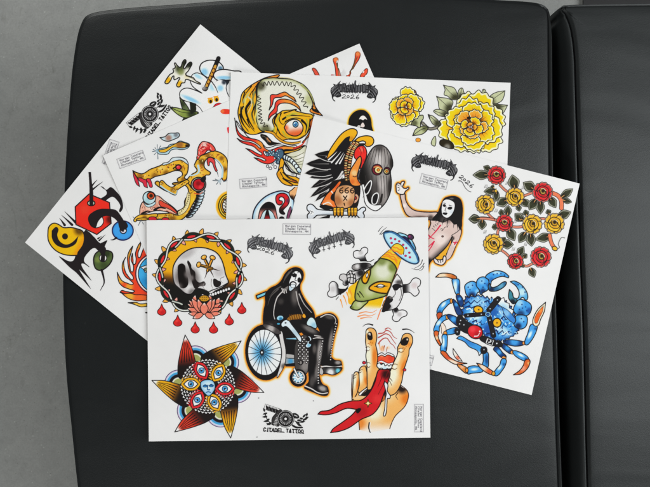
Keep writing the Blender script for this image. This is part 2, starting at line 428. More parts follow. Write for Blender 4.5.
# glyphs on a 4 x 8 lattice: first digit across, second up (baseline 2, x-height 6, capitals 8)
GLYPH = {
 'A': '02 28 42|14 34', 'C': '47 38 18 07 03 12 32 43', 'D': '02 08 28 46 44 22 02', 'E': '48 08 02 42|05 35', 'G': '47 38 18 07 03 12 32 43 45 25',
 'H': '02 08|42 48|05 45', 'I': '22 28', 'L': '08 02 42', 'M': '02 08 25 48 42', 'N': '02 08 42 48', 'O': '18 38 46 44 32 12 04 06 18', 'P': '02 08 38 47 46 35 05',
 'R': '02 08 38 47 46 35 05|25 42', 'S': '47 38 18 07 06 44 43 32 12 03', 'T': '08 48|28 22', 'X': '02 48|08 42',
 'a': '06 36 42|34 14 03 12 32', 'c': '46 16 04 12 42', 'd': '48 42 12 04 16 46', 'e': '04 44 36 16 04 12 42', 'g': '46 16 04 13 43|46 41 30 10',
 'i': '22 26|27 28', 'l': '22 28', 'n': '02 06|05 16 36 42', 'o': '16 36 44 32 12 04 16', 'p': '06 00|06 36 44 32 02', 'r': '02 06|04 26 36', 's': '46 16 05 43 32 02', 't': '18 13 32|06 36',
 ',': '22 11', '2': '07 18 38 47 45 02 42', '0': '18 38 47 43 32 12 03 07 18', '6': '48 17 03 12 32 43 45 15', '7': '08 48 22',
}

def stamp(A, cx, cy, ang, w=27.5, h=10.0, col='77757a', a=0.8):
    A.fr(cx, cy, 649, ang)
    A.f([(-w/2, -h/2), (w/2, -h/2), (w/2, h/2), (-w/2, h/2)], None, ol=0.3, oc='8a888c', sm=False)
    A.f([(-w/2+.8, -h/2+.8), (w/2-.8, -h/2+.8), (w/2-.8, h/2-.8), (-w/2+.8, h/2-.8)], None, ol=0.16, oc='b4b2b4', sm=False)
    for i, t in enumerate(('Morgan Copeland', 'Citadel Tattoo', 'Minneapolis, MN')):
        A.text(t, -w / 2 + 2.6, -h / 2 + 3.2 + i * 2.6, 1.75, '605e64', 0.3, sx=0.66, gap=1.14)

def wordmark(A, cx, cy, ang, col='3a3a3c', size=1.0, bend=0.0):
    """spiky band-style lettering between two thorny wings"""
    k = 0.12327 * size
    A.fr(cx, cy, 649 * k, ang)
    hi = tuple(min(1, c + 0.42) for c in rgb(col)); md = tuple(min(1, c + 0.2) for c in rgb(col))
    B = lambda x, y: (x, y - bend * (1 - (x / 193.0) ** 2))
    for sg in (-1, 1):
        X = lambda x: -x if sg > 0 else x
        wing = [(-192, 10), (-188, -20), (-166, -40), (-172, -56), (-148, -50), (-112, -82), (-120, -58), (-92, -56), (-114, -36), (-100, -20), (-126, -8), (-108, 22), (-104, 42), (-136, 54), (-162, 46), (-168, 64), (-152, 86), (-176, 66), (-182, 36)]
        A.f([B(X(x), y) for x, y in wing], col, ol=0)
        for q in ([(-182, 5), (-165, -20), (-135, -42)], [(-174, 25), (-150, -8), (-122, -28)], [(-160, 36), (-142, 10), (-122, 0)], [(-148, 42), (-130, 24), (-116, 34)], [(-184, -8), (-160, -36), (-128, -60)]):
            A.s_([B(X(x), y) for x, y in q], hi, 0.5, 0.2)
        for q in ([(-176, 16), (-156, -16), (-128, -36)], [(-152, 46), (-134, 34), (-120, 44)]): A.s_([B(X(x), y) for x, y in q], md, 0.4, 0.2)
    A.f([B(x, y) for x, y in ((-114, -42), (-90, -52), (-60, -48), (-30, -56), (-8, -54), (8, -92), (16, -54), (40, -54), (70, -48), (95, -52), (114, -42), (118, 2), (90, 6), (60, 2), (30, 6), (0, 2), (-30, 6), (-60, 2), (-90, 6), (-116, 2))], md, ol=0)
    x = -118
    for i, ch in enumerate('ORGANTICH'):
        g = GLYPH[ch]; up = 8 * math.sin(i * 2.1)
        for st in g.split('|'):
            P = [B(x + int(t[0]) / 4 * 19, 6 - (int(t[1]) - 2) / 6 * (58 + up)) for t in st.split()]
            A.s_(P, hi, 1.5, sm=False)
        for st in g.split('|'):
            P = [B(x + int(t[0]) / 4 * 19, 6 - (int(t[1]) - 2) / 6 * (58 + up)) for t in st.split()]
            A.s_(P, col, 0.92, sm=False)
        A.s_([B(x + 2, 4), B(x - 3, 20)], col, 0.7, 0.1); A.s_([B(x + 19, -50), B(x + 25, -72)], col, 0.7, 0.1); A.s_([B(x + 10, 2), B(x + 12, 16)], col, 0.6, 0.1)
        x += 26.5

def year(A, cx, cy, ang, h, col=INK, w=0.5):
    A.fr(cx, cy, 649, ang)
    A.s_([(-6.2*h, -.9*h), (-5.2*h, -1.5*h), (-4.4*h, -.8*h), (-5.2*h, .1*h), (-6.6*h, 1*h), (-5*h, .8*h), (-3.8*h, 1*h)], col, w)
    A.ell(-2.6*h, -.1*h, .75*h, .7*h, None, ol=w, oc=col)
    A.s_([(-.6*h, -.7*h), (.4*h, -1.5*h), (1.2*h, -.8*h), (.4*h, .2*h), (-1*h, 1*h), (.6*h, .8*h), (1.8*h, 1*h)], col, w)
    A.s_([(4.4*h, -1.6*h), (3.2*h, -.4*h), (2.8*h, .6*h), (3.6*h, 1.2*h), (4.6*h, .7*h), (4.2*h, 0), (3.1*h, .3*h)], col, w)

def shop_mark(A, cx, cy, ang):
    """the parlour's mark: a 7 and a spoked wheel for the nought, laurel sprigs, name below"""
    A.fr(cx, cy, 80, ang)
    A.f('-170,-112* -44,-76* -50,-34* -182,-70*', 'e4e3e1', ol=.3, oc='4a4a4a')
    for i, x in enumerate((-160, -134, -108, -82)):
        y = -96 + (x + 160) * .28
        A.s_([(x, y), (x + 4, y + 26), (x + 12, y + 8), (x + 16, y + 32)], INK, 1.5, sm=False)
    A.f('-54,-70 -34,-66 -48,-20 -58,20 -50,58 -78,60 -108,38 -108,0 -86,-34', '3a3838', ol=.5)
    for i in range(8):
        t = i / 7; A.s_([(-100 + 40 * (1 - t) * .9, -30 + 84 * t), (-70 + 24 * (1 - t), -24 + 78 * t)], 'd9d8d6', .5)
    A.ell(0, 0, 68, 68, 'e6e6e4', ol=.5); A.ell(0, 0, 55, 55, 'b4b3b2', ol=1.2)
    for i in range(20):
        t = i * math.pi / 10; A.s_([(12 * math.cos(t), 12 * math.sin(t)), (50 * math.cos(t), 50 * math.sin(t))], INK, .62)
    A.ell(0, 0, 13, 13, 'e6e6e4', ol=.5)
    def leafs(L):
        for x, y, a, l in L:
            a = math.radians(a); A.petal(x, y, x + l * math.cos(a), y + l * math.sin(a), 17, '2a2a2a', ol=0)
    leafs(((-150, -40, 160, 40), (-148, -12, 170, 44), (-130, 6, 140, 44), (-136, 26, 175, 44), (-112, 36, 150, 46), (-118, 52, 190, 40), (-172, -48, 250, 34)))
    A.s_('-166,-30 -150,10 -118,44 -92,58', INK, .7)
    A.f('60,-48 96,-40 108,-16 84,-8 62,-20', '2a2a2a', ol=.3); A.s_('70,-34 92,-26', 'd9d8d6', .6); A.f('54,42 90,56 142,58 142,68 90,72 58,58', INK, ol=0)
    leafs(((84, 24, 20, 40), (96, 36, 25, 44), (92, 6, 0, 40), (118, 20, -10, 44), (112, -12, 10, 34), (140, 2, -20, 40), (138, -18, -50, 40), (158, -14, -20, 30), (168, -30, -80, 30)))
    A.s_('76,14 110,22 146,8 172,-26', INK, .7)
    A.text('CITADEL TATTOO', -172, 108, 26, INK, .78, sx=.62, gap=1.12)
    for i in range(13):
        if i != 7: A.s_([(-172 + i * 26.4, 108), (-164 + i * 26.4, 110)], INK, .7)
# ---------------------------------------------------------------- drawings on the topmost sheet
def art_skull_wreath():
    A = Art('skull_wreath_drawing', 150, 226, 250, 336)
    Y, BK = 'f3b21c', '1c1c1a'
    cx, cy = 199.8, 273.6
    A.fr(0, 0, 649)
    A.ell(cx, cy, 38, 36, Y, [('l', 190, 272, 189, 282, '7a4a1c'), ('l', 190, 277, 189, 288, BK)], ol=.4)
    def ring(ph, n=6.5):
        t = np.linspace(0, 2 * math.pi, 150)
        r = ph * 2.9 * np.sin(n * t + .6)
        return [(cx + (40.3 + q) * math.cos(u), cy + (37.8 + q) * math.sin(u)) for u, q in zip(t, r)]
    a, b = ring(1), ring(-1)
    for i in range(13):
        u = (i + .5 - .19) * math.pi / 6.5
        c = (cx + 40.3 * math.cos(u), cy + 37.8 * math.sin(u))
        A.ell(c[0], c[1], 6.3, 2.2, BK, ang=math.degrees(u) + 90, ol=0)
        if i not in (3, 4): A.ell(c[0], c[1], 4.4, 1.35, 'e23038', ang=math.degrees(u) + 90, ol=.2)
    rnd = random.Random(5)
    for i in range(38):
        u = i * 2 * math.pi / 38 + .1
        if 1.15 < u < 2.0: continue
        out = i % 2 == 0
        r0, r1 = (41.5, 47.6) if out else (39, 34)
        A.petal(cx + r0 * math.cos(u), cy + (r0 - 2.5) * math.sin(u), cx + r1 * math.cos(u + .05), cy + (r1 - 2.5) * math.sin(u + .05), 4.2 if out else 3.4,
                'eeb04e' if out else 'eda79a', ol=.5, fat=.25)
    A.s_(a, BK, 3.0, sm=False); A.s_(b, '3b4034', 2.9, sm=False)
    A.s_(b, BK, 3.2, sm=False, a=.55)
    A.s_(a, 'dfe2da', 1.25, sm=False)
    for i in range(0, 13, 2):
        k = int((i + .2) / 13 * 150); A.s_(b[k:k + 9], BK, 3.0, sm=False); A.s_(b[k + 1:k + 8], 'c9cec2', 1.0, sm=False)
    A.fr(150, 225)
    A.f('186,410 190,335 225,270 275,222 340,190 410,182 480,195 540,225 580,280 602,345 614,400 634,450* 634,470 600,498 570,516 530,536 490,560 470,541 440,526 400,516 370,521 350,546 330,561 290,556 240,516 200,476', 'e3e2e0',
        [('s', 300, 230, 120, 'b5b1b0', .8, 60, -30), ('s', 230, 440, 70, 'aaa4a3', .6), ('s', 560, 380, 70, 'b9b3b2', .6), ('s', 345, 552, 60, '6d6866', .8), ('s', 400, 420, 70, 'f0f0ee', .8), ('s', 250, 540, 70, 'a8a2a0', .7), ('e', 1.2, 'b4b0ae', .5)], ol=.8)
    A.spot(262, 410, 95, '6f6866', .9, 130); A.f('226,335 255,312 284,330 292,390 310,440 306,490 275,514 244,502 228,430', '1a1615', [('s', 308, 400, 45, '8a8280', .8), ('s', 232, 500, 50, '77706e', .7)], ol=0)
    A.spot(350, 420, 80, '6f6866', .8, 120, -25); A.f('304,290 332,318 338,350 366,382 372,440 400,466 440,458 448,490 400,500 370,520 342,470 330,400 318,350', '241f1e', [('s', 330, 430, 40, '8d8583', .8), ('s', 430, 500, 50, '8d8583', .6)], ol=0)
    A.f('520,436 552,452 574,462 570,490 545,504 522,494 514,462', '262120', ol=.3)
    A.ss('500,440 496,480 512,520|600,420 570,440 590,470|440,470 430,500 450,530', '8c8684', .6, .2)
    A.s_('470,545 500,530 560,508 632,470', INK, .7)
    for i in range(8):
        t = i / 7; A.ell(490 + 150 * t, 570 - 52 * t, 11, 14 - 2 * t, 'e9e9e8', ol=.3)
        A.spot(490 + 130 * t, 540 - 40 * t, 4, '444040')
    for hx, hy, tx, ty in ((437, 262, 518, 424), (508, 265, 443, 434), (395, 322, 568, 372)):
        d = math.hypot(tx - hx, ty - hy); mx, my = hx + (tx - hx) * .62, hy + (ty - hy) * .62
        A.s_([(mx, my), (tx, ty)], '3a2a26', 1.6, .2)
        A.s_([(hx, hy), (mx, my)], INK, 3.2); A.s_([(hx, hy), (mx, my)], 'e6a23a', 1.7)
        A.s_([(hx + 8, hy + 6), (mx + 6, my)], '33301a', .7)
        A.ell(hx, hy, 23, 17, 'eda93c', [('s', hx - 5, hy - 5, 14, 'f8d27a')], ang=math.degrees(math.atan2(ty - hy, tx - hx)) + 90, ol=.6)
    A.fr(150, 275)
    S, T = 'ee8a72', 'f8e6de'
    def pt(x0, y0, x1, y1, w): A.petal(x0, y0, x1, y1, w, S, [('s', x1, y1, 34, T), ('s', (x0 * .4 + x1 * .6), (y0 * .4 + y1 * .6), 12, 'e67660', .5)], ol=.55)
    for q in ((350, 240, 368, 160, 40), (450, 200, 420, 152, 40), (500, 230, 478, 158, 34), (540, 240, 562, 180, 36)): pt(*q)
    A.ell(440, 190, 42, 26, 'd09a2a', ol=.5)
    for i in range(9): A.spot(408 + (i % 5) * 16, 180 + (i // 5) * 20, 7, '5b3f14')
    for q in ((400, 290, 300, 232, 34), (480, 290, 580, 226, 34), (400, 290, 312, 202, 36), (400, 300, 300, 268, 38), (480, 300, 584, 268, 38), (400, 320, 312, 312, 36), (480, 320, 578, 308, 36),
              (410, 300, 338, 188, 48), (470, 300, 528, 190, 46), (425, 300, 388, 192, 46), (458, 300, 498, 192, 46), (430, 312, 348, 352, 46), (448, 312, 526, 352, 46), (439, 318, 440, 220, 66)): pt(*q)
    for x, y in ((161.7, 310.6), (177.7, 321.6), (195.2, 328.4), (213.5, 328.6), (229.2, 320.4), (241.8, 309.0)):
        A.fr(x, y)
        A.f('0,-54* 14,-22 33,2 30,24 0,38 -30,24 -33,2 -14,-22', 'e0322e', [('s', 8, 16, 28, 'b9232a', .6), ('s', -8, -6, 16, 'ee5348', .7)], ol=.55, oc='4a1a18')
    return A

def art_alien():
    A = Art('alien_abduction_drawing', 324, 224, 428, 326)
    BW = 'e6e5e4'
    A.fr(290, 225)
    A.s_('615,292 648,296 680,280', INK, .6)
    A.f('515,250 518,218 545,206 568,210 582,190 610,180 630,196 628,222 608,248 622,292* 572,292* 560,274 530,268', BW, [('l', 585, 240, 598, 285, INK), ('s', 575, 225, 30, 'c9c7c5')], ol=.6)
    A.f('502,345 515,322 560,312 600,308 640,312 660,330 640,348 600,362 540,366 512,360', '8f8a88', [('s', 600, 330, 60, INK), ('s', 545, 335, 30, 'd6d4d2')], ol=.6)
    A.fr(320, 260)
    A.f('215,120 240,88 270,90 300,85 345,75 360,110 320,150 300,160 285,185 262,192 235,182 218,155', 'd5d3d1', [('s', 330, 105, 50, INK), ('s', 300, 130, 26, '333')] if False else [('s', 330, 105, 52, INK, .95)], ol=.7)
    A.ss('222,122 250,112 280,120|218,150 250,140 285,150|232,95 246,130 240,180|255,92 270,125 268,188|285,180 290,150 282,110', INK, .7)
    A.f('158,152 164,122 190,113 214,122 222,160 230,196 212,206 188,198 186,172', 'cfccca', [('s', 222, 185, 36, INK)], ol=.6)
    A.f('60,272 76,242 74,204 96,176 126,180 146,206 150,232 206,236 226,226 190,262 140,284 130,292 98,302 72,296', BW, [('l', 120, 250, 160, 245, INK), ('s', 105, 235, 40, 'cfcccb')], ol=.6)
    A.fr(360, 265)
    A.f('300,72* 330,110 346,150 352,220 332,290 300,342 262,362 178,378* 215,262 268,130', 'e2e1df', [('s', 320, 140, 50, '4b4746', .9, 30), ('s', 205, 350, 70, INK)], ol=.6)
    A.f('262,170 290,152 330,160 344,176 318,188 300,206 276,204 268,190', INK, ol=0)
    A.f('216,268 240,250 268,276 258,300 240,312 252,332 240,352 180,378', INK, [('s', 250, 262, 22, '6b6664')], ol=0)
    A.ss('282,206 288,232 264,262|262,262 280,258|332,190 336,240 318,290', '3c3836', .6, .3)
    A.f('345,160* 400,150 430,112 460,105 490,125 486,165 468,182 480,216 465,244 440,252 402,222 352,226*', BW, [('l', 415, 190, 360, 190, INK), ('s', 440, 165, 40, 'cdb9b8', .6)], ol=.6)
    A.f('265,366 300,348 312,366 350,364 380,382 376,410 350,420 332,432 310,456 280,456 262,432 272,400', BW, [('s', 290, 365, 34, INK), ('s', 320, 400, 30, 'c3bfbe')], ol=.6)
    # the beam
    A.fr(320, 260)
    A.f('585,-106* 488,-16* 330,150* 300,205 282,330 300,380 315,405* 400,400 490,390* 520,297* 560,260 628,80* 676,-50*', 'f6c012', [('l', 460, 350, 455, 408, 'e9e7dc'), ('s', 610, -60, 70, 'f9d34e', .7)], ol=0)
    A.f('330,145* 286,186 232,226 226,300 240,360 285,335 300,205', 'f5bd1c', [('s', 225, 290, 40, 'f3dfa0', .9, 40, 60), ('s', 280, 240, 40, 'f6c81c', .9)], ol=0, a=.95)
    A.ss('166,322 176,350 184,386|190,290 205,320 216,362|216,262 230,300 240,345|240,240 255,280 262,320', 'ef9a34', 1.3, .4)
    A.ss('320,432 370,420 420,426 462,404|308,458 360,446 410,452 452,436|330,474 390,462 420,466', 'f09a62', 1.0, .4)
    A.fr(360, 225)
    A.ss('268,178 290,186 300,184 320,200 340,200|246,200 270,204 280,214 300,214 320,234 338,238|225,222 246,226 262,240 290,242 312,268 322,270|205,240 225,240 250,254 275,258 300,290|190,258 220,252 262,276 280,280 300,310', 'ef8a2e', .9)
    A.fr(320, 260)
    A.ss('560,-82 476,-10|458,10 440,28|428,44 400,72|384,90 372,102|232,208 210,234|190,252 165,282|150,298 130,322', INK, .5)
    A.ss('676,-48 660,-8|652,10 640,46|632,66 620,92|602,140 586,180|570,212 556,250|548,272 530,312|522,330 505,370|498,390 466,480', INK, .5)
    A.ss('560,-82 330,152|676,-48 466,480', 'e08a30', .3, a=.8)
    A.ss('640,46 602,140 530,312|490,410 466,480', 'ee8a5a', .8)
    # alien
    A.f('255,372 285,330 340,338 390,322 352,374 312,404 270,402 246,386', 'a9b772', [('s', 320, 360, 40, 'c9cda0'), ('s', 255, 390, 30, '6f7a38')], ol=.9, oc='2c2d16')
    A.f('489,-16* 564,4 606,40 624,78* 545,280 520,297* 450,315 385,330 340,336 292,326 284,285 297,215 325,150 400,82 444,35', 'a3b066',
        [('s', 510, 90, 130, 'dcdfc9'), ('s', 590, 60, 60, '7f8c40'), ('s', 400, 250, 70, 'c3c99a'), ('e', 1.6, '6c7836', .7), ('s', 500, 10, 60, '7a8744', .8)], ol=.9, oc='2c2d16')
    A.f('398,230 430,195 480,176 540,178 578,192 545,272* 490,268 432,252', 'f4ad18', [('e', 1, 'd98a10', .7)], ol=1.1, oc='33290f')
    A.f('450,215* 490,196 532,212* 490,226', 'f6f4ec', ol=.55); A.s_('440,216 545,212', INK, .5)
    A.f('410,68* 408,110 396,150 375,188 350,184 340,150 362,108', 'f4ad18', [('e', .8, 'd98a10', .7)], ol=1.1, oc='33290f')
    A.f('384,100* 392,120 380,148* 372,125', 'f6f4ec', ol=.5)
    A.ss('306,272 318,290 326,306|322,258 342,282 356,304', '2c2d16', 1.0, .4)
    # saucer
    A.fr(360, 225)
    A.f('305,72 345,68 400,98 436,150 452,198 430,205 380,165 340,115', '9fd6ec', [('s', 430, 170, 40, '5fa4cf')], ol=.7)
    A.f('330,98 372,96 414,148 412,172 372,154 332,118', '26245a', ol=.4)
    A.ell(411, 97, 25, 20, '4a3350', [('s', 400, 92, 16, 'a03a66')], ang=30, ol=.7)
    A.ell(335, 182, 184, 66, 'bfe3f2', [('e', 1.6, '5aa8d6', .9)], ang=42.5, ol=0)
    A.ell(335, 182, 184, 66, None, ang=42.5, ol=1.0, oc='24405e')
    A.s_('205,62 260,58 330,100 400,160 455,240 474,292', '3a6f9e', 1.9); A.s_('200,58 262,50 335,92 408,152 464,234 480,296', INK, .5)
    for x, y in ((250, 108), (285, 115), (318, 132), (350, 160), (375, 187), (400, 225), (370, 250), (405, 262), (257, 145)):
        A.ell(x, y, 9, 8, 'd02f64', ol=.2, oc='7a1a44')
    A.f('250,186* 275,160 302,150 335,165 356,192 352,238* 300,225*', 'f6c012', [('s', 300, 180, 50, 'f9d34e', .7)], ol=0)
    A.s_('250,186 275,160 302,150 335,165 356,192 352,238', '4a3310', .6)
    A.ss('268,178 290,186 300,184 320,200 340,200|246,200 270,204 280,214 300,214 320,234 338,238', 'ef8a2e', .9)
    A.ss('150,52 165,30 186,10|160,76 185,45 215,20|170,78 200,52|506,282 500,305 480,330 440,352|520,310 505,335 470,362 420,354|518,335 505,360 480,372', INK, .55, .25)
    return A

def art_wheelchair():
    A = Art('wheelchair_figure_drawing', 240, 261, 350, 404)
    K, G = '1a1819', '6d6763'
    A.fr(240, 262)
    A.f('132,272* 215,240 222,262 140,298*', '7fcbe0', ol=.9)
    A.f('190,500 192,400 205,330 205,262 240,216 300,185 335,150 365,95 400,60 445,44 490,54 514,90 510,140 490,180 490,230 530,310 590,390 606,440 600,520 400,600 240,600', K, ol=.4)
    A.f('440,190 480,190 470,240 500,400 400,450 300,430 290,320 340,240 380,200', K, [('s', 445, 280, 50, G, .8, 110, 0), ('s', 370, 205, 60, '8a8480', .9, 40, -40), ('s', 330, 320, 40, '55504d', .6)], ol=0)
    A.ss('400,80 370,120 350,170|420,66 385,110 360,150|330,200 280,230 240,280|310,220 250,280 225,350', '5b5653', 1.0, .2); A.ss('345,240 322,262 300,292 280,360 274,430 292,490|340,215 352,250|355,220 362,255|372,225 378,250', 'cfcac6', .9, .5)
    A.ss('455,240 466,300 480,350 496,385 512,425|480,260 520,340 580,410', 'bdb7b3', .8, .4)
    A.f('430,85 455,72 482,82 498,112 494,150 472,190 440,214 410,236 396,224 398,165 414,120', 'eef2f4', [('s', 410, 215, 30, 'b9d3df', .8)], ol=.5)
    A.f('420,102 440,92 462,100 452,120 430,122', K, ol=0); A.f('466,138 482,124 494,140 484,166 470,162', K, ol=0)
    A.ss('458,110 446,146 460,150|440,90 430,70|470,88 476,70', K, .7, .4)
    A.s_('404,188 412,168 432,160 454,174 450,200', K, 1.6, .8); A.ell(430, 194, 20, 15, 'dfe8ee', ol=.3)
    # seat, frame and thighs
    A.fr(240, 312)
    A.f('300,150* 470,150* 470,440* 370,440* 330,300', K, ol=.4)
    A.f('372,212* 465,204* 465,226* 372,222*', '8fc8dd', ol=.6)
    A.f('368,372* 445,376* 445,416* 366,424*', '9aa6ad', [('s', 410, 400, 36, '4d9cc8')], ol=.5); A.f('366,340 450,350 450,374 366,370', 'b3b0ad', ol=.4)
    A.fr(280, 312)
    A.f('285,60 340,25 400,10 440,24 466,60 466,110 446,180 424,280 412,350 440,388 490,396 500,420 500,440 430,456 340,440 320,300 330,180', K, [('s', 410, 240, 26, '8a8480', .9, 150, 8), ('s', 400, 40, 60, G, .7, 30, 10), ('s', 470, 410, 40, 'aaa4a0', .9, 24, 0)], ol=.5)
    A.s_('330,42 380,20 430,32 452,64 446,96', 'd2cdc9', .8, .4)
    for i in range(15): A.ell(458 - 50 * (i / 14) - 6 * math.sin(i / 4), 96 + 290 * i / 14, 7, 6, 'd9d5d2', ol=.25)
    A.s_('320,445 380,440 440,448 500,438', 'd9d5d2', 1.3, 1.0)
    A.f('330,455 500,450 490,480 435,510 380,500 330,495', '3a3838', [('s', 410, 490, 50, 'e2e2e2'), ('s', 470, 476, 30, '6fd0e0')], ol=.7)
    A.f('320,450 350,470 345,510 322,500', 'bdbab7', ol=.5)
    A.f('60,85 110,80 180,92 270,130 340,180 358,232 250,240 170,160', K, [('s', 240, 140, 100, '8a8480', .8, 36, 28), ('s', 320, 210, 44, 'aaa4a0', .8, 26, 20)], ol=.5)
    A.ss('270,215 310,208 350,216|280,190 330,196', 'd2cdc9', .7, .3)
    A.f('350,225 356,270 345,330 335,400 318,500 330,560 350,590 385,610 388,668 350,678 290,658 200,618 205,598 235,560 228,430 236,300 250,236', K, [('s', 322, 330, 36, 'a8a29e', .9, 170, 4), ('s', 345, 620, 55, 'b5b0ac', .9, 36, 20), ('s', 262, 560, 34, '5b5653', .8, 80, 8)], ol=.6)
    A.spot(300, 480, 30, '8a8480', .8, 120, 8); A.spot(280, 300, 26, '6d6763', .8, 60, 0); A.s_('203,600 260,625 300,650 345,662 386,655', 'd9d5d2', 1.2, .9)
    for i in range(17):
        t = i / 16; A.ell(346 - 36 * math.sin(t * 1.9), 236 + 340 * t, 7.5, 6.5, 'd9d5d2', ol=.3)
    A.f('130,240 215,190 232,300 230,430 215,500 150,510 120,430', '4a4644', [('s', 205, 420, 60, '9b9591', .8, 120, 6)], ol=.5)
    for r in range(13):
        for c in range(3):
            A.ell(150 + c * 32 + (r % 2) * 12, 205 + r * 17, 8, 7.5, 'e3e0dd', ol=.45)
    A.ell(168, 410, 14, 18, '8c8682', ol=.8)
    A.fr(240, 312)
    A.f('332,100 350,72 378,60 396,66 420,100 470,165 500,215 490,245 450,200 400,140 372,118 345,124', 'd9e5ea', [('s', 450, 170, 60, 'a9c6d2', .7, 30, 50)], ol=.8)
    A.ell(370, 88, 8, 7, '555', ol=0) if False else A.ell(370, 88, 8, 7, '555050', ol=0)
    A.f('540,205 565,195 582,225 560,250 580,262 570,285 540,290 530,270 545,250', 'd3e3ea', [('s', 560, 270, 24, '8cc2da')], ol=.7); A.f('535,205 562,205 566,235 540,232', K, ol=0)
    A.f('195,80* 300,60* 310,190 262,206 236,190 232,120 190,110', '262324', [('s', 275, 165, 40, '6a6562'), ('s', 250, 110, 30, '6a6562', .6)], ol=.6)
    A.ss('245,140 300,130|248,158 300,150|262,180 268,120|285,180 290,125', K, .9)
    A.ell(325, 48, 30, 22, 'a8d8e8', [('s', 330, 56, 24, '2f7da8')], ang=-10, ol=.7); A.ell(312, 96, 16, 10, '4fa9c9', ol=.6)
    A.f('380,58 405,30 440,18 496,18 508,44 470,60 420,66 398,70', 'b9822e', ol=.6)
    for i in range(8): A.ss('%d,%d %d,%d' % (396 + i * 14, 60, 404 + i * 14, 22), '5a3612', .7)
    A.f('505,40 515,12 535,30 530,50', 'eda628', ol=.5)
    A.f('540,100 552,60 574,42 600,52 620,95 618,132 575,118', 'cfe6ee', [('s', 600, 110, 40, '9fcbdd')], ol=.7)
    # wheels
    A.fr(240, 320, 100)
    A.ell(163, 210, 128, 180, K, ang=-3, ol=.4)
    A.f('262,70 285,130 298,210 290,290 262,345 240,372 258,300 270,210 258,130', 'd9d6d3', [('s', 285, 300, 30, '6d6865')], ol=.5)
    A.f('150,28 200,34 250,60 262,90 200,80 160,50', '4b4645', [('s', 200, 55, 40, 'b5b0ac')], ol=.4)
    A.ell(160, 210, 110, 150, 'e8ebec', [('s', 145, 210, 92, '58a9d6', 1, 110, 0)], ang=-3, ol=.7)
    for i in range(19):
        t = i * 2 * math.pi / 19 + .1; A.s_([(142, 210), (160 + 108 * math.cos(t), 210 + 148 * math.sin(t))], '22262c', .48)
    A.ell(142, 210, 9, 10, 'e8ebec', ol=.7)
    A.ell(378, 375, 54, 56, K, ol=.4); A.ell(380, 372, 42, 44, 'd9d6d3', ol=.4); A.ell(377, 372, 33, 35, '8fcbe6', [('s', 377, 372, 26, '3c92c4')], ol=.6)
    for i in range(10):
        t = i * math.pi / 5; A.s_([(377, 372), (377 + 32 * math.cos(t), 372 + 33 * math.sin(t))], 'e9eef0', .8)
    A.s_('352,318 378,368', INK, 2.4); A.s_('352,318 378,368', 'eef0f0', 1.3)
    A.glow('f0912a', 'f7c63e', 3.4)
    return A

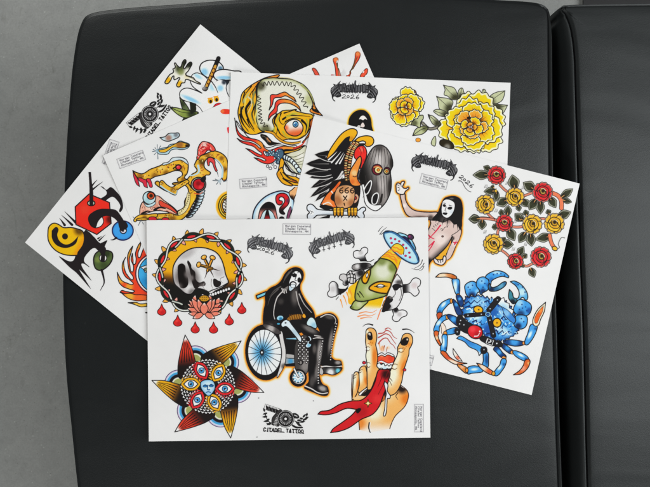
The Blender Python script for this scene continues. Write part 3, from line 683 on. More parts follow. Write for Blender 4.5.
def art_eye_star():
    A = Art('eye_star_drawing', 151, 333, 265, 441)
    C = (207.9, 386.4)
    for i in range(6):
        A.fr(C[0], C[1], 649, i * 60)
        c = (-12.8, -26.0)
        for r, col, ol in ((14.6, 'd3c4dd', .5), (13.2, 'bfe2f2', 0), (12.4, '4aa4d4', 0), (10.2, INK, .3), (7.4, 'dfe2c8', .3), (5.8, 'a7aa64', 0)):
            A.ell(c[0], c[1], r, r, col, ol=ol, oc='4a3a5e')
    for i in range(6):
        A.fr(C[0], C[1], 649, i * 60)
        red = i % 2 == 0; cl = 'd9402a' if red else 'efb21e'; cd = '8c2a1c' if red else 'b5741c'
        A.f('-22.8,-51.5* -17,-41 -14,-31 -12,-20 -15,-8 -28,-8 -30,-18 -28.4,-30 -25.8,-41', 'f1efec',
            [('l', -22.7, -48, -22, -43, cl), ('l', -22, -36, -21, -25, cd), ('l', -21.5, -29, -20.5, -19, '211a19')], ol=.6)
        for k in range(5):
            u = k / 4
            A.s_([(-26.4 + 10.6 * u, -24 - 2 * u), (-25.2 + 7.4 * u, -36), (-23.6 + 2.6 * u, -44 - (k % 2) * 2)], '231b1a', .85, .25)
    A.fr(0, 0, 649)
    A.ell(C[0], C[1], 27, 27, '201e1f', ol=0)
    rnd = random.Random(3)
    for r in range(2, 9):
        R = 6 + r * 2.5; n = int(R * 2 * math.pi / 3.5)
        for k in range(n):
            t = (k + (r % 2) * .5) * 2 * math.pi / n
            x, y = C[0] + R * math.cos(t), C[1] + R * math.sin(t)
            A.s_([(x - 1.0 * math.sin(t) * .9, y + 1.0 * math.cos(t) * .9), (x + .95 * math.cos(t), y + .95 * math.sin(t)), (x + .9 * math.sin(t), y - .9 * math.cos(t))], 'f0efed', .62, sm=False)
    for i in range(6):
        t = math.radians(180 + 60 * i + 8); red = i % 2 == 1
        A.fr(C[0] + 17.2 * math.cos(t), C[1] + 17.2 * math.sin(t), 649 * 1.12, 180 + 60 * i + 180 + (0 if i % 3 else 0))
        cl = 'df2f34' if red else 'f0b01e'
        fl = -1 if i in (1, 2, 4, 5) else 1
        fl = -fl if i in (4, 5) else fl
        for k in range(9):
            u = -7.5 + k * 1.9; h = 7.4 - abs(u) * .4
            A.f([(u - 1.1, -1.5 * fl), (u + .2, -(h + 1.8) * fl), (u + 1.1, -1.5 * fl)], cl, ol=0, sm=False)
        A.f('-9.2,0* -5,-4.6 0,-5.8 5,-4.6 9.2,0* 5,4.8 0,6 -5,4.8', cl, ol=.5)
        A.f('-6.4,0* -3,-3 0,-3.5 3,-3 6.4,0* 3,3.1 0,3.7 -3,3.1', 'f2f1ee', ol=.65)
        A.ell(0, 0, 2.5, 2.6, '4a9bd0', ol=.4); A.ell(0, 0, .9, .9, INK, ol=0); A.spot(-.8, -.8, .8, 'ffffff')
    A.fr(185, 332)
    A.f('128,408 150,392 190,386 226,396 244,430 240,468 212,508 190,520 168,506 138,470 126,440', 'a9d2ea', [('s', 190, 440, 60, 'd3e9f4'), ('e', 1, '5fa6cf', .8)], ol=.6)
    A.ss('148,438 164,428 182,438|196,436 212,424 230,434|186,430 182,466 200,468|172,490 190,484 206,490', '1f5f96', .8)
    A.f('146,440 165,432 180,442 163,448', '2c7fbd', ol=.3); A.f('198,440 214,430 230,438 214,446', '2c7fbd', ol=.3)
    return A

def art_hand_face():
    A = Art('hand_face_drawing', 315, 320, 417, 436)
    O, D, P = 'f4b468', 'e27f26', 'fbead0'
    ol = .65
    A.fr(280, 330, 160)
    A.f('300,180 320,168 345,142 365,150 400,170 460,165 500,165 488,222 516,246 521,272 506,310 470,346 445,400* 420,404 365,412 322,404* 318,350 292,302 293,230', O,
        [('s', 380, 330, 70, P, .9), ('s', 430, 260, 60, 'f6cf9a', .9), ('s', 515, 280, 40, D), ('s', 495, 235, 34, '2a1a14'), ('l', 385, 360, 385, 415, 'ece6de', 1), ('s', 322, 380, 40, D, .8)], ol=0)
    A.ss('488,222 516,246 521,272 506,310 470,346 455,372 445,400|293,180 290,240 293,300|318,345 320,375 323,404', '3a1c12', .65)
    A.s_('478,255 470,268 478,282', '2a1a14', .7, .3)
    A.s_('362,376 360,396 366,414', INK, 1.0); A.s_('366,376 364,396 368,412', 'e6e6e4', .6)
    A.fr(315, 360)
    A.f('303,320 308,200 312,130 325,98 350,100 359,140 356,210 344,262 318,312', O, [('s', 318, 170, 34, P, 1, 120, 5), ('s', 348, 200, 22, D, .9, 70, 5)], ol=ol)
    A.f('352,262 360,200 357,90 375,56 405,50 420,92 436,160 430,202 392,246', O, [('s', 372, 130, 32, P, 1, 100, 0), ('s', 416, 170, 26, D, .9, 60, -8)], ol=ol)
    A.ss('318,130 330,120 340,112|316,148 330,138|364,84 378,78 388,80|362,104 376,96', '4a2414', .6, .3)
    A.f('300,310* 356,285 400,245 452,206 460,240 430,290 340,320', 'f0c48c', ol=0)
    A.f('372,290* 400,262 450,228 440,262 410,292', '1e1513', ol=0)
    A.f('354,278 376,254 412,228 452,206 446,224 412,244 388,268 366,290', 'ece9e6', ol=.6)
    A.fr(355, 320)
    A.f('180,190 330,190 330,420 180,420', PAPER, ol=0); 
    A.ss('196,190 205,240|222,215 214,250', 'f0b884', 1.8, .4)
    for q, w in (('190,192 206,170 236,148 262,150 290,190 312,206 328,236', 1.3), ('190,142 216,128 248,112 280,124 304,158 332,196', 1.3), ('192,110 230,104 256,84 290,100 312,134 340,152', 1.3), ('246,74 268,64 294,78', 1.2)):
        A.s_(q, '6a1f1e', w, .5); A.s_(q, 'cf5a4e', w * .55, .3)
    A.ss('238,210 228,250|262,222 252,258', 'a8502a', .9, .3); A.spot(222, 235, 34, 'eda873', .6); A.spot(270, 225, 24, 'f0c8a0', .6)
    A.f('183,300 190,280 220,268 242,282 262,268 296,276 322,306 312,340 280,362 240,350 186,352', 'ee5a34', [('s', 290, 310, 40, 'd93a28', .7), ('s', 220, 282, 26, 'f4a27c')], ol=.6)
    A.f('183,296 192,276 220,266 242,280 262,266 298,274 318,296 280,284 260,284 242,296 218,284', 'f0e9e6', ol=.5)
    A.s_('186,344 210,332 240,346 262,358 300,352', 'f3eeec', 2.2); A.s_('186,338 212,326 242,338 270,350 306,342', 'a02622', .7)
    A.f('178,360 200,348 214,362 232,350 244,372 262,362 276,374 290,362 306,380 284,402 262,394 240,406 214,390 188,398', 'e9f2f6', [('s', 240, 402, 40, 'b7d6e4', .7)], ol=.6)
    A.f('168,400 190,396 240,404 300,396 300,460 150,490', '2a1312', ol=0)
    A.f('88,112 92,82 116,64 156,73 176,112 176,160 168,200 176,232 182,275 184,320 178,376 196,400 170,460 130,560 100,560 96,350 88,290 95,240 85,180', O, [('s', 106, 300, 48, P, 1, 200, 0), ('s', 160, 300, 30, D, .9, 120, 0), ('s', 140, 180, 40, 'e8982e', .7), ('s', 98, 95, 24, P)], ol=ol)
    A.f('103,112 116,98 134,104 140,150 126,162 106,152', '1d1614', [('s', 112, 110, 16, 'c9b8a0')], ol=.5); A.ss('120,108 122,122', 'e8e0d4', .8)
    A.ss('88,222 108,216 118,224|90,245 108,250 118,240|95,350 112,344 122,352|96,376 112,384 122,376', '3a1c12', .6, .3); A.spot(106, 234, 18, 'fbf0e0', .9); A.spot(110, 364, 16, 'fbf0e0', .9)
    for x, y in ((108, 190), (125, 180), (120, 195), (140, 186), (132, 204)): A.spot(x, y, 7, 'b8641c')
    A.f('345,225 372,170 390,122 420,108 455,120 468,160 460,202 440,240 436,282 402,388 392,430 372,520 320,600 262,600 250,520 292,400 312,350 346,270', O, [('s', 300, 460, 80, P, 1, 150, 20), ('s', 345, 310, 40, P, .9, 110, 20), ('s', 395, 380, 34, D, .9, 110, 18), ('s', 440, 200, 34, 'e2882c', .7)], ol=ol)
    A.f('372,192 382,165 402,145 432,146 426,190 402,206', '1a1413', [('s', 425, 158, 14, 'd8c8b0')], ol=.5)
    A.ss('352,235 372,228 392,232|356,255 378,262 395,250|304,362 325,356 346,364|300,392 322,400 342,390', '3a1c12', .65, .3); A.spot(372, 244, 20, 'fbf0e0', .9); A.spot(324, 378, 24, 'fbf0e0', .9)
    for x, y in ((390, 222), (405, 228), (415, 215), (400, 240)): A.spot(x, y, 7, 'b8641c')
    A.ss('64,52 84,38 110,32 142,40', INK, .3, 1.2); A.ss('388,76 425,74 456,86 482,104', INK, 1.5, .3)
    A.ell(74, 346, 14, 12, 'c9283a', ol=.4); A.ell(402, 404, 13, 11, 'c9283a', ol=.4)
    A.fr(360, 360)
    A.f('190,180 215,200 200,320 160,340 150,280', '1a100f', [('s', 190, 310, 40, 'c06a2c')], ol=0)
    A.fr(280, 330, 160)
    A.f('398,165 420,160 445,165 440,205 418,268 402,310 375,342 330,362 280,396 240,411 205,416* 216,400 250,376 290,346 312,322* 270,318 225,336 185,344 154,341* 166,330 200,325 245,300 290,288 330,284 360,258 384,214', 'd2232a',
        [('s', 430, 180, 30, '3a0f10'), ('s', 330, 330, 40, 'a5161e', .6), ('s', 395, 280, 30, 'e2393a', .7)], ol=.75, oc='2c0d0c')
    A.ss('436,172 418,222 398,262|418,176 408,205 396,232', '6a1014', .7, .3); A.f('310,322 328,318 325,330 312,338', '141010', ol=0)
    A.f('357,280* 361,292 373,297* 361,303 357,314* 353,303 341,297* 353,292', 'dfa42c', [('s', 357, 297, 9, 'f4e6b8')], ol=.4)
    A.fr(360, 360)
    A.f('200,172* 226,200 222,250 246,290 240,312 222,312 216,400 206,450 190,452 200,390 206,310 213,270 196,200', 'e4e6e7', ol=.6)
    A.ss('228,160 246,180 256,206|246,150 262,172', '3a1c12', .6, .3)
    return A

def art_small_marks_front():
    out = []
    A = Art('band_wordmark', 243, 230, 296, 268); wordmark(A, 270.2, 248.2, 16.5, '444446', bend=6); year(A, 267.2, 250.9, 18, 1.55, '2c2b2c', .5); out.append(A)
    A = Art('band_wordmark', 304, 226, 358, 262); wordmark(A, 331.6, 243.4, -16, '444446', bend=8)
    for x, y in ((273, 200), (316, 188), (358, 175), (412, 158)):
        A.fr(290, 225); A.s_([(x, y - 22), (x + 2, y + 12)], '3a3a3c', .7); A.s_([(x - 9, y + 2), (x + 11, y - 1)], '3a3a3c', .6)
    out.append(A)
    A = Art('address_stamp', 281, 222, 313, 237); stamp(A, 296.8, 229.2, .8, 28, 10.6); out.append(A)
    A = Art('address_stamp', 412, 402, 426, 434); stamp(A, 419, 418, 90, 27.8, 9.2); out.append(A)
    A = Art('parlour_mark', 258, 400, 312, 436); shop_mark(A, 285.6, 418.8, 3); out.append(A)
    for x, y in ((258.7, 398), (257, 437), (313.3, 400.8)):
        A = Art('ink_speck', x - 2, y - 2, x + 2, y + 2); A.fr(0, 0, 649); A.ell(x, y, .55, .5, '555356', ol=0); out.append(A)
    return out

ARTS_FRONT = [art_skull_wreath, art_alien, art_wheelchair, art_eye_star, art_hand_face, art_small_marks_front]
# ---------------------------------------------------------------- drawings on the sheet with the crab
def art_vulture():
    A = Art('vulture_executioner_drawing', 302, 127, 396, 222)
    A.fr(300, 120)
    K = '1b191a'
    A.f('395,140* 412,180 376,250 366,340 356,420 335,480 290,540 230,500 210,420 220,340 260,260 300,205 350,165', K, ol=.4)
    for bx, by, tx, ty, w in ((330, 500, 175, 662, 54), (325, 480, 118, 664, 62), (325, 455, 78, 630, 66), (325, 430, 83, 554, 72), (325, 410, 76, 468, 86), (325, 390, 32, 434, 96), (330, 350, 44, 357, 100), (340, 300, 114, 281, 90)):
        A.petal(bx, by, tx, ty, w, K, ol=.5, oc='d4d1cd', fat=.4)
        A.s_([(bx + (tx - bx) * .34, by + (ty - by) * .34 + 4), (bx + (tx - bx) * .85, by + (ty - by) * .85)], '8b8784', .55, .1)
    A.f('380,160 400,200 370,260 362,340 350,420 320,470 270,470 250,400 260,320 300,240', K, ol=0)
    for q in ('232,322 268,290 300,258', '256,345 298,300 332,258', '292,355 324,310 352,266', '322,352 346,310 362,276', '215,300 240,282 262,258'): A.s_(q, 'e3e1de', 1.6, .3)
    for q in ('240,560 300,505 345,450', '215,585 280,530 320,480', '262,520 310,470 345,420'): A.s_(q, 'd9d6d2', .4, 1.5)
    A.f('212,318* 238,250 290,170 340,110 400,74 445,74 465,100 450,138 420,176* 398,172 402,135* 370,150 322,205 275,268 228,312', 'f3b21a', [('s', 420, 150, 30, 'c8861a', .7), ('l', 260, 270, 215, 318, 'e2862c', .8)], ol=.75)
    A.f('445,165* 480,140 540,128 585,140 599,175 580,206 545,216 524,200* 532,182 510,170 470,178', 'f3b21a', [('s', 550, 200, 30, 'd8961a', .6)], ol=.75)
    A.f('440,180 470,190 520,190 528,202 470,215 440,230', K, ol=.3)
    # fleshy legs, belly
    A.fr(300, 165)
    A.f('250,150 300,120 470,120 470,330 420,350 240,350', '1e1815', ol=0)
    A.f('165,322* 212,245 270,186 318,130 336,140 296,205 262,240 252,272 282,300 292,352 232,332', 'ee7a32', [('s', 230, 310, 40, 'f5a468'), ('s', 300, 170, 40, 'd9531e', .7)], ol=.7)
    A.f('160,330 240,330 270,352 200,362', K, ol=0); A.ss('190,318 232,305 262,330|256,215 268,232', 'f3e6da', 1.4, .5)
    A.f('440,240 462,235 478,262 462,300 438,310', 'd8a585', ol=.6); A.ell(450, 268, 10, 14, 'b03028', ol=.4)
    A.f('278,262 300,190 340,165 400,165 440,192 442,280 420,330 360,354 300,340', 'd6a272', [('s', 300, 290, 70, 'a8693c', .8), ('s', 370, 250, 60, 'ecccaa'), ('s', 420, 310, 50, 'a8693c', .8), ('s', 350, 180, 50, 'b27a4a', .6)], ol=.6)
    for x in (336, 380, 424): A.s_([(x + 12, 184), (x - 10, 196), (x - 15, 215), (x, 228), (x + 13, 216), (x, 204), (x - 13, 212)], '2a1a12', .75)
    A.ss('352,252 380,286|380,250 354,288|358,312 362,328', '2a1a12', .9, .7)
    # beads of the ruff
    A.fr(300, 120)
    for line, n, w in (('440,185 405,235 378,310 372,400 382,485', 19, 27), ('465,190 432,240 408,310 396,400 400,480', 18, 25)):
        P = np.array([tuple(map(float, t.split(','))) for t in line.split()])
        A.s_(line, '2a1c12', 4.4)
        u = np.linspace(0, len(P) - 1, n)
        for i, t in enumerate(u):
            k = min(int(t), len(P) - 2); p = P[k] + (P[k + 1] - P[k]) * (t - k); d = P[k + 1] - P[k]
            A.ell(p[0], p[1], w / 2 + 3, 7.5, ('e8c27a', 'd98c5c', 'c9c08a')[i % 3], ang=math.degrees(math.atan2(d[1], d[0])) + 90, ol=.4, oc='4a2a16')
    A.f('445,250 478,214 520,214 542,262 532,320 505,388 488,395 498,340 486,300 458,322* 440,300', 'e9322a', [('s', 500, 240, 30, 'f47a62', .8), ('s', 520, 330, 26, 'b81f22', .7)], ol=.7)
    A.ss('480,226 496,260 490,300|510,222 520,270', '7a1414', .6, .3)
    A.f('486,296 498,330 478,400 464,462 476,495 492,525 462,537 420,527 398,482 404,420 442,352', 'ee9440', [('s', 440, 430, 40, 'f8c88a'), ('s', 480, 500, 34, 'd9682a', .8), ('s', 425, 500, 30, 'd9682a', .7)], ol=.75)
    A.f('492,400 500,420 480,480 472,450', 'd8dde0', ol=.5); A.ss('430,455 446,462 456,455', '5a2a12', .7)
    # mask held in the beak
    A.fr(300, 122, 133.26)
    A.f('362,120 382,112 402,114 426,132 447,172 452,212 441,240 445,290 441,338 421,386 396,416 370,432 340,421 318,396 309,342 300,304 288,270 300,226 320,186 340,146', '99938f',
        [('l', 385, 240, 300, 262, '12100f'), ('s', 450, 200, 26, '2a2624', .95, 70, 0), ('s', 440, 320, 24, '2a2624', .9, 90, 0), ('s', 385, 118, 40, '3f3a38', .8), ('s', 385, 190, 34, 'd0cac6', .9, 60), ('s', 400, 300, 26, 'c4bdb9', .8, 60), ('s', 366, 330, 24, '4a4543', .8, 60), ('e', .7, '2a2624', .6)], ol=.7)
    for x0, x1, x2 in ((352, 330, 322), (362, 346, 338), (374, 362, 352), (386, 380, 372), (398, 398, 396), (410, 416, 410), (422, 432, 422)):
        A.s_([(x0, 132), (x1, 190), (x2, 222)], '3a3533', .5, .2); A.s_([(x2 - 2, 262), (x2, 310), (x2 - 6 + (x2 - 370) * .2, 370)], '3a3533', .5, .2)
    A.f('300,304* 312,304 322,350 336,390 360,404 396,404 396,416* 370,432 340,421 318,396 309,342', 'efedeb', ol=.5)
    A.f('312,335 324,308 344,286 348,300 340,330 322,352', INK, ol=.7, oc='efedeb'); A.f('350,385 356,358 376,346 382,362 372,396 356,400', INK, ol=.7, oc='efedeb'); A.f('396,352 404,350 398,388 386,398', '2a2624', ol=0)
    A.fr(280, 110, 160)
    A.ell(394, 242, 21, 22, '7a1f2e', ol=.7); A.ell(398, 243, 14, 14, 'f0dc9a', ol=.6); A.ell(399, 243, 6, 6, 'e68a2a', ol=.3); A.s_('382,232 398,229 412,238', 'd98a4a', 1.0)
    A.ell(434, 247, 13, 15, '5e1a2a', ol=.7); A.ell(432, 249, 10, 10, 'f0d488', ol=.5); A.ell(433, 249, 5, 5, 'e08a2a', ol=.3)
    # bone perch and claws
    A.fr(300, 165)
    A.f('110,445* 240,408 235,445*', K, ol=0)
    A.f('58,362 60,330 86,317 112,330 140,358 230,368 380,373 470,368 502,345 526,344 532,365 512,386 522,410 510,440 480,428 458,410 230,406 140,408 120,424 88,446 64,436 60,405 76,385', 'dfe4e8', [('s', 95, 385, 30, 'f3f4f4'), ('s', 250, 400, 120, 'aebac2', .6, 20, 0)], ol=.75)
    A.ss('82,370 96,384 86,398|96,375 108,385', '55585a', .5, .3)
    for x in (284, 312, 340, 400, 426, 450):
        A.f('%d,348 %d,346 %d,372 %d,412 %d,414 %d,372' % (x - 12, x + 12, x + 14, x + 8, x - 8, x - 14), 'eeb32a', [('s', x + 6, 400, 18, 'c07a18', .8)], ol=.65); A.s_([(x, 414), (x - 8, 438)], INK, 1.3, .2)
        A.ss('%d,365 %d,365|%d,388 %d,388' % (x - 10, x + 10, x - 9, x + 9), '6a4210', .4)
    return A

def art_bloody_figure():
    A = Art('raised_arm_figure_drawing', 393, 178, 466, 274)
    S = 'd9c3ba'
    A.fr(410, 210)
    A.f('210,385 320,290 310,360 280,405 240,410', 'f0b030', ol=0)
    A.f('165,55 240,50 330,60 402,118 417,170 402,230 372,290 352,340 330,382 298,402* 296,360 330,292 342,215* 300,292 220,372 130,440* 100,440 110,300 140,180 168,112', S,
        [('s', 250, 240, 90, 'eadbd3'), ('l', 250, 275, 300, 330, '1d1917', .95), ('s', 300, 70, 60, '6b5b55', .8), ('s', 400, 200, 26, '9f8378', .7), ('s', 150, 420, 50, '2a2220'), ('s', 270, 130, 60, 'e8d3ca', .7)], ol=.75)
    A.f('338,205* 352,235 320,300 300,350 292,402 330,384 372,292 404,228 412,160 380,180', S, [('s', 345, 230, 26, '4a3a34', .8), ('s', 360, 270, 40, 'e7d6cd')], ol=.4)
    A.f('140,440 200,395 240,365 190,400 160,440 150,500 140,500', '1d1917', ol=0)
    A.ss('190,130 200,140|205,118 214,130|180,150 192,158|220,108 226,120|196,162 204,170|250,155 262,148|265,160 276,150|280,145 292,134|258,168 268,164|300,140 310,126', '4a3f3c', .6, .3)
    A.ss('247,124 210,172 148,238|150,204 168,222 196,234|196,256 170,280 144,304|190,266 172,300 150,332|356,262 370,268 388,258|362,278 376,250', 'd92a4e', 1.1, .5)
    A.ell(264, 214, 8, 7, '7d5a50', ol=.3)
    A.f('196,392 220,402 262,400 276,372 292,384 288,420 262,446 224,440 200,424', 'e8dfda', ol=.7); A.ss('220,402 232,424|245,402 250,428|268,398 266,420', INK, .6)
    A.fr(390, 170)
    A.f('84,195 116,186 126,240 152,290 192,324 250,338 320,342 400,350 395,400 312,404 250,388 190,388 138,365 108,310 92,250', S, [('s', 250, 385, 110, '6b5a54', .8, 24, 2), ('s', 115, 290, 30, 'ece0d9'), ('s', 330, 390, 40, '3a302d', .8)], ol=.75)
    A.f('55,182 50,150 50,120 66,104 84,114 94,96 118,94 112,112 104,140 130,150 148,138 152,152 126,172 112,196 88,198', 'efe7e2', ol=.75)
    A.ss('62,120 76,130|64,140 80,148|66,165 80,160|88,118 92,136', INK, .6, .3)
    A.f('476,216 530,214 572,240 588,300 584,400 572,478 545,440 520,440 480,405 430,425 380,410 345,402 388,345 418,270 440,232', '1b191a', [('s', 500, 232, 30, '6a6564', .9, 12), ('s', 440, 410, 60, '5a5250', .7)], ol=.4)
    A.ss('440,400 420,450|470,400 460,460|520,420 515,470|545,430 550,490|380,400 370,425|400,405 395,440', '1b191a', 1.2, .2)
    A.f('420,282 430,250 460,236 500,246 526,272 520,330 492,374 460,390 426,370 416,330', 'eef0f1', [('s', 500, 340, 30, 'cdd6dc', .7)], ol=.6)
    A.f('428,285 440,276 455,290 446,300 432,296', INK, ol=0); A.f('466,308 484,298 506,304 496,320 474,320', INK, ol=0)
    A.f('426,350 444,344 466,350 456,364 438,362', INK, ol=0); A.ss('456,300 446,330 458,334|436,268 452,272|480,285 505,292', '3a3838', .6, .3)
    A.glow('f0912a', 'f7c63e', 3.2)
    return A

def rose(A, cx, cy, r, col, ang=0):
    dk, lt, rim = {'r': ('8f1a20', 'e23338', 'f2cfc4'), 'y': ('b97a16', 'f2c23a', 'f8ecc0')}[col]
    A.fr(cx, cy, 649 * r / 10, ang)
    n = 7
    for i in range(n):
        t = i * 2 * math.pi / n; w = 2 * math.pi / n * .62
        P = [(5 * math.cos(t - w), 5 * math.sin(t - w)), (8.6 * math.cos(t - w * .9), 8.6 * math.sin(t - w * .9)), (10 * math.cos(t - w * .35), 10 * math.sin(t - w * .35)), (9.5 * math.cos(t), 9.5 * math.sin(t)), (10.1 * math.cos(t + w * .4), 10.1 * math.sin(t + w * .4)), (8.5 * math.cos(t + w * .9), 8.5 * math.sin(t + w * .9)), (5 * math.cos(t + w), 5 * math.sin(t + w))]
        A.f(P, rim, ol=.5, oc='3a3030'); A.f([(x * .92, y * .92) for x, y in P], lt, [('s', 5 * math.cos(t), 5 * math.sin(t), 4, dk, .5)], ol=.2, oc='7a4a30')
    A.ell(.2, .5, 6.4, 6.2, rim, ol=.5); A.ell(.2, .6, 5.6, 5.4, lt, [('s', 1.5, 3, 4, dk, .5)], ol=.2)
    A.f('-6,0 -3,3.5 1,4.6 5,3 6.4,-1 5.2,6 0,7.4 -5,5.4', lt, ol=.5)
    A.f('-5.6,1 -4,-4.6 0,-6 4.4,-4.4 5.6,1 3,-1 -3,-1', lt, [('s', 0, -2, 5, dk, .8)], ol=.5)
    A.ell(-.2, -.6, 3.3, 2.8, 'c9a24a' if col == 'r' else 'd9a52a', [('s', 0, -1.5, 3, '33291c')], ol=.5)
    A.s_('-3,-.5 -1,1.8 1.8,1.6 3,-.4 1.4,-2 -.6,-1 .4,.2', '2c241a', .5); A.s_('-2.6,-2.6 0,-3.6 2.6,-2.4', 'e9dcae', .5)

def leaf(A, x0, y0, x1, y1, w, pale=False):
    w *= 1.25; x1, y1 = x0 + (x1 - x0) * 1.1, y0 + (y1 - y0) * 1.1
    A.petal(x0, y0, x1, y1, w, '9c9d8c' if not pale else 'c7ccae', ol=.45, oc='3c3c34')
    u = .9; A.petal(x0 + (x1 - x0) * .02, y0 + (y1 - y0) * .02, x0 + (x1 - x0) * u, y0 + (y1 - y0) * u, w * .72, '3f422c', [('s', x0, y0, math.hypot(x1 - x0, y1 - y0) * .55, '1e1e18')], ol=0)
    A.s_([(x0, y0), (x0 + (x1 - x0) * .55, y0 + (y1 - y0) * .55)], 'd8a05c', .7, .2); A.s_([(x0 + (x1 - x0) * .3, y0 + (y1 - y0) * .3), (x0 + (x1 - x0) * .9, y0 + (y1 - y0) * .9)], '23231c', .4, .2)

def art_roses():
    A = Art('rose_cluster_drawing', 466, 162, 582, 284)
    def stem(q, w=1.9):
        A.s_(q, INK, w + 1.0); A.s_(q, 'd98a72', w)
    A.fr(465, 160)
    for q in ('285,205 320,240 350,262', '470,295 520,275 560,262', '180,430 220,470 270,500', '60,480 150,470 260,490'): stem(q)
    for q in ((195, 120, 75, 122, 62), (205, 80, 155, 55, 40), (250, 250, 162, 256, 52), (255, 250, 250, 330, 44), (235, 225, 212, 215, 30), (405, 235, 385, 130, 76), (345, 320, 265, 362, 66), (470, 320, 505, 375, 56), (430, 365, 440, 412, 36), (565, 240, 480, 188, 70), (575, 320, 525, 398, 62), (610, 330, 612, 430, 56), (120, 475, 38, 480, 60), (345, 450, 350, 375, 50), (300, 450, 292, 405, 36), (470, 490, 410, 440, 60), (500, 450, 488, 410, 40)): leaf(A, *q)
    A.f('236,252* 246,242* 252,228* 256,244* 268,252* 255,258* 250,270* 245,258*', 'f0c03a', ol=.3)
    A.fr(505, 160)
    for q in ('385,268 430,290 456,330 458,392',): A.s_(q, INK, 4.6); A.s_(q, 'e8825a', 3.5)
    for q in ((455, 305, 542, 240, 50), (470, 325, 535, 340, 36), (360, 300, 408, 380, 56), (430, 460, 526, 425, 60), (360, 440, 345, 405, 36)): leaf(A, *q)
    A.fr(465, 215)
    for q in ('370,95 430,98 480,92', '272,110 266,140 264,170', '295,285 330,310 365,345', '455,400 500,415 545,395', '120,28 180,30 230,38', '600,30 640,30 660,34'): stem(q)
    for q in ((120, 30, 38, 32, 50), (140, 40, 138, 112, 56), (350, 110, 398, 200, 64), (260, 95, 222, 100, 40), (300, 235, 385, 240, 62), (300, 215, 325, 185, 36), (490, 140, 442, 218, 56), (530, 150, 540, 245, 62), (430, 330, 472, 262, 50), (470, 345, 500, 320, 36), (700, 170, 582, 196, 60), (530, 430, 560, 500, 50), (480, 400, 455, 418, 30), (450, 40, 415, 0, 50)): leaf(A, *q)
    A.fr(505, 215)
    A.s_('362,165 376,225 400,268', INK, 4.2); A.s_('362,165 376,225 400,268', 'e8825a', 3.1); A.ell(404, 272, 22, 17, 'eab72e', ang=25, ol=.6); A.ss('424,278 442,262 432,240 446,200 462,182 484,186', '7a7874', .7)
    for cx, cy, r, c, a in ((496.4, 175.2, 8.6, 'r', 0), (514.8, 197, 8.7, 'y', 40), (542.6, 192.2, 9.3, 'r', 20), (485.2, 204.4, 8.9, 'y', 80), (504.4, 223, 8.0, 'r', 10), (532.2, 224.2, 9.2, 'y', 60), (554.3, 223.5, 9.4, 'y', 15), (493.4, 244, 9.4, 'y', 30), (515.4, 261.2, 7.4, 'r', 70), (540.8, 257, 9.6, 'r', 45)):
        rose(A, cx, cy, r * 1.1, c, a)
    A.fr(465, 160)
    for x, y in ((168, 212), (340, 185), (470, 222), (250, 408), (160, 580), (390, 720), (490, 680), (405, 495)):
        for k in range(3): A.s_([(x - 10 + k * 9, y + 14), (x - 2 + k * 9, y - 12)], '6b6a66', .4, .2)
    return A

